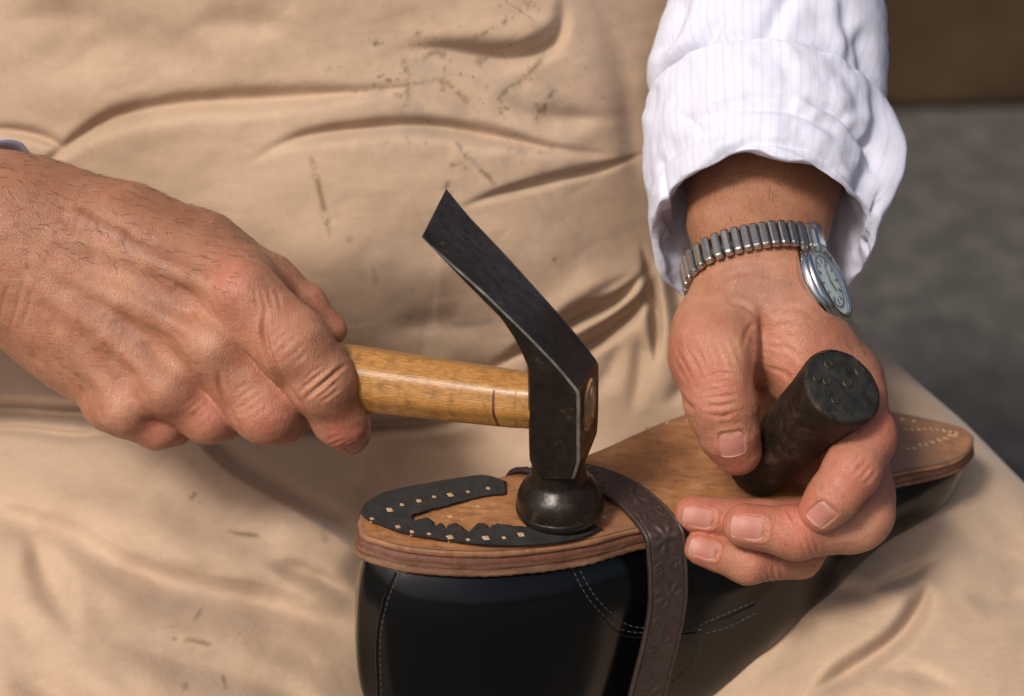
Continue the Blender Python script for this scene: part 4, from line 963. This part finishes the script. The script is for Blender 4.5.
# keep straight runs at the bend from overshooting: use linear blend
lin = np.array([np.concatenate([secs[:-1, k][:, None] + (secs[1:, k]-secs[:-1, k])[:, None]*np.linspace(0, 1, 6, endpoint=False)[None, :, None]]).reshape(-1, 3) for k in range(8)])
lin = np.concatenate([lin, secs[-1][:, None]], 1).transpose(1, 0, 2)
ss = 0.35*ss + 0.65*lin
b0 = len(Vh); ns = len(ss)
for s_ in ss: Vh += list(s_)
Fh += [tuple(b0+i for i in f) for f in grid_faces(ns, 8, closed_v=True)]
Fh += [tuple(b0+i for i in range(8)), tuple(b0+(ns-1)*8+i for i in range(8))[::-1]]
hd = mesh_obj('hammer_head', np.array(Vh), Fh, M['iron'], hammer)
bm = bmesh.new(); bm.from_mesh(hd.data); bmesh.ops.recalc_face_normals(bm, faces=bm.faces); bm.to_mesh(hd.data); bm.free()
hd.data.polygons.foreach_set('use_smooth', [len(p.vertices) == 4 and p.index < len(fl_) for p in hd.data.polygons])
edge_m = simple('worn_iron_edge', (0.10, 0.085, 0.07), (0.36, 0.32, 0.28), 0.35, 180, 0.0003, 0.25)
hd.data.materials.append(edge_m)
for p_ in hd.data.polygons:
    vs = sorted(p_.vertices)
    if vs[0] >= b0 and len(vs) == 4:
        ks = {(v-b0) % 8 for v in vs}
        if ks == {1, 2} or (ks == {0, 7} and min((v-b0)//8 for v in vs) > 30): p_.material_index = 1
# handle through the eye
EX = at_plane(590, 414, K0+hh_*29, hh_)            # where the handle shows on the outer side
AX0 = at_plane(527, 400, K0-hh_*24 + 0*WA, hh_)
E2 = K0 + hh_*31 + 0*VH
E2 = np.mean(ss[20:26].reshape(-1, 3), axis=0)
axis_pts = []
cL = 0.5*(ss[ns//3] if False else secs[3]).mean(0) + 0.5*secs[2].mean(0)
hdir = unit(at(350, 377, cL[2]-71) - at(527, 400, cL[2]-11))
root = at(527, 400.5, cL[2]-11)
stations = [(-62, 17, 24), (-38, 18, 25), (-30, 22, 27), (0, 26, 27.5), (10, 27.5, 28), (60, 29.5, 29.5), (120, 31, 31), (185, 32.5, 33), (260, 33, 33), (330, 31, 31), (365, 28, 28), (372, 20, 20)]
nseg = 40; V = []; uvh = []
vh2 = unit(VH - hdir*np.dot(VH, hdir)); wh2 = np.cross(hdir, vh2)
st_s = catmull(np.array(stations, float), 8)
for s_, ra, rb in st_s:
    c = root + hdir*s_
    for k in range(nseg):
        a = 2*math.pi*k/nseg; e = 1 + 0.028*math.cos(8*a)
        V.append(c + (wh2*math.cos(a)*ra + vh2*math.sin(a)*rb)*e); uvh.append((s_/60.0, k/nseg*3.0 if k <= nseg/2 else (nseg-k)/nseg*3.0))
Fq = [tuple(f) for f in grid_faces(len(st_s), nseg, closed_v=True)] + [tuple(range(nseg))[::-1], tuple(range((len(st_s)-1)*nseg, len(st_s)*nseg))]
hn = mesh_obj('handle', np.array(V), Fq, M['wood'], hammer); uvmap(hn, uvh)
# dark ring burnt into the handle near the head
V = []
for s_ in (22.2, 23.2, 25.4, 26.4):
    for k in range(nseg):
        a = 2*math.pi*k/nseg; e = 1+0.028*math.cos(8*a); r_ = 27.9 + (0.45 if 23 < s_ < 26 else 0)
        V.append(root + hdir*(s_+1.5*math.sin(a)) + (wh2*math.cos(a) + vh2*math.sin(a))*r_*e)
mesh_obj('handle_ring', np.array(V), grid_faces(4, nseg, closed_v=True), simple('dark_red_paint', (0.07, 0.016, 0.008), (0.11, 0.03, 0.012), 0.5), hn)
# end of the handle and its wedge on the outer cheek
ctr = 0.5*(secs[2][3]+secs[3][2]) ; ctr = (secs[2][2]+secs[2][3]+secs[3][2]+secs[3][3])/4
un = unit(np.cross(secs[3][2]-secs[2][2], WA)); un = un if un[0] > 0 else -un
uv_ = unit(secs[3][2]-secs[2][2])
def plate(c, a, b, n, ra, rb, h, mat, name, par, seg=32, jag=0.0, pw=2.6):
    V = []
    for f_, hh in ((1.0, -3), (1.0, h*0.6), (0.9, h), (0.0, h)):
        for k in range(seg):
            t = 2*math.pi*k/seg; cx = abs(math.cos(t))**(2/pw)*np.sign(math.cos(t)); sx = abs(math.sin(t))**(2/pw)*np.sign(math.sin(t)); j = 1+jag*math.sin(5*t+1)
            V.append(c + (a*cx*ra + b*sx*rb)*f_*j + n*hh)
    return mesh_obj(name, np.array(V), grid_faces(4, seg, closed_v=True), mat, par, smooth=False)
hp = plate(ctr, WA, uv_, un, 15, 25, 2.2, M['endgrain'], 'handle_end', hn, jag=0.04)
plate(ctr+un*1.5, WA, uv_, un, 3.5, 17, 2.4, M['steel'], 'wedge', hp, jag=0.1)

# ---------------------------------------------------------------- black plug in the left hand
PA = unit([0.36, 0.48, 0.80]); PC = at(843, 386, 74)
plug = empty('wooden_plug', PC-PA*185, 'blackened tapered wooden plug with a studded flat end, held upright in the open hand', 'plug')
pa = unit(np.cross(PA, [0, 1, 0.0])); pb = np.cross(PA, pa)
pnt = M['plug'].node_tree; pg = G(pnt); pp = pnt.nodes['Principled BSDF']; src = pp.inputs['Base Color'].links[0].from_socket
pnt.links.new(pg.mix(pg.val(pg.noise(pg.coord(), 75, 7, 0.75), 0.54, 0.70, 0, 0.8), src, (0.13, 0.07, 0.04)), pp.inputs['Base Color'])
prof = catmull(np.array([(0, -190), (24, -190), (29, -184), (30, -150), (32, -110), (35, -60), (38.0, -24), (39.5, -12), (39.8, -5), (38.5, -1.5), (36, 0.0)], float), 6); nseg = 72; V = []
for r_, h_ in prof:
    for k in range(nseg):
        a = 2*math.pi*k/nseg; j = 1+0.012*math.sin(3*a+h_*0.02)+0.006*math.sin(11*a+h_*.1)
        V.append(PC + PA*h_ + 1.05*r_*j*(math.cos(a)*pa+math.sin(a)*pb))
mesh_obj('shaft', np.array(V), [tuple(f) for f in grid_faces(len(prof), nseg, closed_v=True)], M['plug'], plug)
V = []; rr = np.linspace(0, 38.4, 22)
for r_ in rr:
    for k in range(nseg):
        a = 2*math.pi*k/nseg; x, y = r_*math.cos(a), r_*math.sin(a)
        V.append(PC + x*pa + y*pb + PA*(0.4 - 1.2*(r_/38.4)**6 + 0.7*float(vnoise(np.array([x+50]), np.array([y+50]), 12, 81, 2)[0])))
ef = mesh_obj('end_face', np.array(V), grid_faces(22, nseg, closed_v=True), M['plug_end'], plug)
def face_pt(px_, py_): return at_plane(px_, py_, PC+PA*0.8, PA)
for x, y, r_ in ((829, 364, 4.2), (860, 371, 4.6), (817, 378, 3.6), (827, 381, 3.8), (848, 383, 4.6), (835, 400, 3.4)):
    c = face_pt(x, y); V = []; sg = 18
    for f_, h_ in ((1.25, -0.6), (1.15, 0.5), (0.95, 0.9), (0.75, 0.3), (0.4, 0.25), (0.0, 0.3)):
        for k in range(sg):
            a = 2*math.pi*k/sg; V.append(c + PA*h_ + r_*f_*(math.cos(a)*pa+math.sin(a)*pb))
    mesh_obj('tack', np.array(V), grid_faces(6, sg, closed_v=True), M['tack'], ef)

# ---------------------------------------------------------------- wrist watch
AW = unit([0.13, -0.84, 0.53]); CW = at(757, 268, -74)
e1 = unit(np.array([1.0, 0, 0]) - AW*AW[0]); e2 = np.cross(e1, AW); e2 = e2 if e2[2] > 0 else -e2
watch = empty('wrist_watch', CW, 'steel wrist watch with expanding metal band on the bare wrist below the rolled cuff', 'watch')
RX, RZ = 66.0, 52.0
TT = np.linspace(0, 2*math.pi, 121)[:-1]; RR = []
for t in TT:
    d = e1*math.cos(t)+e2*math.sin(t); rr_ = 0
    for ax in (-12, 0, 12):
        h = bvh_body.ray_cast(Vector(CW+AW*ax+d*160), Vector(-d)); rr_ = max(rr_, 160-h[3] if h[0] is not None else 0)
    RR.append(rr_)
RR = np.array(RR); RM = np.max([np.roll(RR, k) for k in range(-5, 6)], 0); RM = np.mean([np.roll(RM, k) for k in range(-6, 7)], 0)
def wp(t, out=0.0, ax=0.0):
    r_ = np.interp(t % (2*math.pi), np.append(TT, 2*math.pi), np.append(RM, RM[0])) + 1.0 + out
    return CW + (e1*math.cos(t) + e2*math.sin(t))*r_ + AW*ax
def box_obj(c, a, b, n, sa, sb, sn, mat, name, par, rnd=0.25):
    """rounded block: half sizes sa, sb, height sn, domed across a"""
    V = []; sec = []
    prof_ = [(-1, -1), (-1, 0.35), (-0.82, 0.8), (-0.45, 1.0), (0.45, 1.0), (0.82, 0.8), (1, 0.35), (1, -1)]
    for v in (-1, -0.9, 0.9, 1):
        for u, h in prof_:
            k = 0.86 if abs(v) == 1 else 1.0
            V.append(c + a*u*sa*k + b*v*sb + n*h*sn*(k if h > 0 else 1))
    f = [tuple(q) for q in grid_faces(4, 8, closed_v=True)] + [tuple(range(8))[::-1], tuple(range(24, 32))]
    o = mesh_obj(name, np.array(V), f, mat, par, smooth=False)
    bm = bmesh.new(); bm.from_mesh(o.data); bmesh.ops.recalc_face_normals(bm, faces=bm.faces); bm.to_mesh(o.data); bm.free(); return o
t0, t1 = R(44), R(330)
arcN = 33
for i in range(arcN):
    t = t0 + (t1-t0)*i/(arcN-1); p = wp(t, 2.5); q = wp(t+0.01, 2.5); tg = unit(q-p); n_v = np.cross(tg, AW); n_v = n_v if np.dot(n_v, p-CW) > 0 else -n_v
    lk = box_obj(p, tg, AW, n_v, 4.6, 13.5, 4.0, M['steel'], 'band_link', watch)
    box_obj(p+AW*13.6+n_v*0.8, tg, AW, n_v, 3.4, 2.4, 2.2, M['steel'], 'end_cap', lk)
V = []
for i in range(60):
    t = t0 + (t1-t0)*i/59
    for ax, o_ in ((-11, -2), (-11, 2), (11, 2), (11, -2)): V.append(wp(t, o_, ax))
mesh_obj('band_core', np.array(V), grid_faces(60, 4, closed_v=True), M['darkmetal'], watch)
tc = R(8); WN = unit(e1*math.cos(R(34)) + e2*math.sin(R(34))); DC = at(824, 284, wp(R(4), 4.0)[2] + 33)
wa = unit(AW - WN*np.dot(AW, WN)); wb = np.cross(WN, wa)
def disc(prof_, mat, name, par, seg=72, squash=1.0):
    V = []
    for r_, h_ in prof_:
        for k in range(seg):
            a = 2*math.pi*k/seg; V.append(DC + WN*h_ + 1.22*r_*(math.cos(a)*wa + squash*math.sin(a)*wb))
    return mesh_obj(name, np.array(V), grid_faces(len(prof_), seg, closed_v=True), mat, par)
case = disc([(0, -14), (28, -14), (35, -9), (38.5, -3), (39, 2), (37.5, 5), (36, 6)], M['chrome'], 'case', watch)
disc([(37, 4.0), (37, 7.5), (35, 9.5), (31, 9.8), (29.5, 7.2)], M['chrome'], 'bezel', watch)
dial = disc([(0, 6.5), (29.8, 6.5)], M['dial'], 'dial', watch)
disc([(24, 6.8), (24, 7.4), (22.6, 7.4), (22.6, 6.8)], M['ink'], 'minute_track', dial)
glassm, gnt, gp = newmat('watch_crystal', (0.95, 1.0, 1.0), 0.03); gp.inputs['Alpha'].default_value = 0.10
disc([(0, 11.0), (14, 10.8), (24, 10.0), (30, 8.6), (30, 7.9), (24, 9.3), (0, 10.3)], glassm, 'crystal', watch)
for k in range(12):
    a = 2*math.pi*k/12; c = DC + WN*6.9 + 22.5*(math.cos(a)*wa+math.sin(a)*wb); r_ = math.cos(a)*wa+math.sin(a)*wb; s2 = np.cross(WN, r_)
    box_obj(c, s2, r_, WN, 1.0 if k % 3 else 1.7, 3.0, 0.5, M['ink'], 'hour_mark', dial)
for a, L, w2 in ((R(60), 12, 1.2), (R(200), 17, 0.9)):
    r_ = math.cos(a)*wa+math.sin(a)*wb; box_obj(DC+WN*7.6+r_*L*0.5, np.cross(WN, r_), r_, WN, w2, L*0.55, 0.5, M['ink'], 'watch_hand', dial)
for t_, sgn in ((R(38), 1), (R(-30), -1)):
    p = wp(t_, 3); q = wp(t_+0.02, 3); tg = unit(q-p); n_v = unit(np.cross(tg, AW)); n_v = n_v if np.dot(n_v, p-CW) > 0 else -n_v
    box_obj(p+n_v*2, tg, AW, n_v, 9, 15, 5.5, M['chrome'], 'lug', watch)
cr = DC + wa*48 + WN*(-1)
V = []
for ax_, r_ in ((-3, 4), (0, 4.6), (4, 4.6), (5, 3.6), (5.2, 0)):
    for k in range(16): a = 2*math.pi*k/16; V.append(cr + wa*ax_ + r_*(math.cos(a)*WN+math.sin(a)*wb))
mesh_obj('crown', np.array(V), grid_faces(5, 16, closed_v=True), M['chrome'], watch)
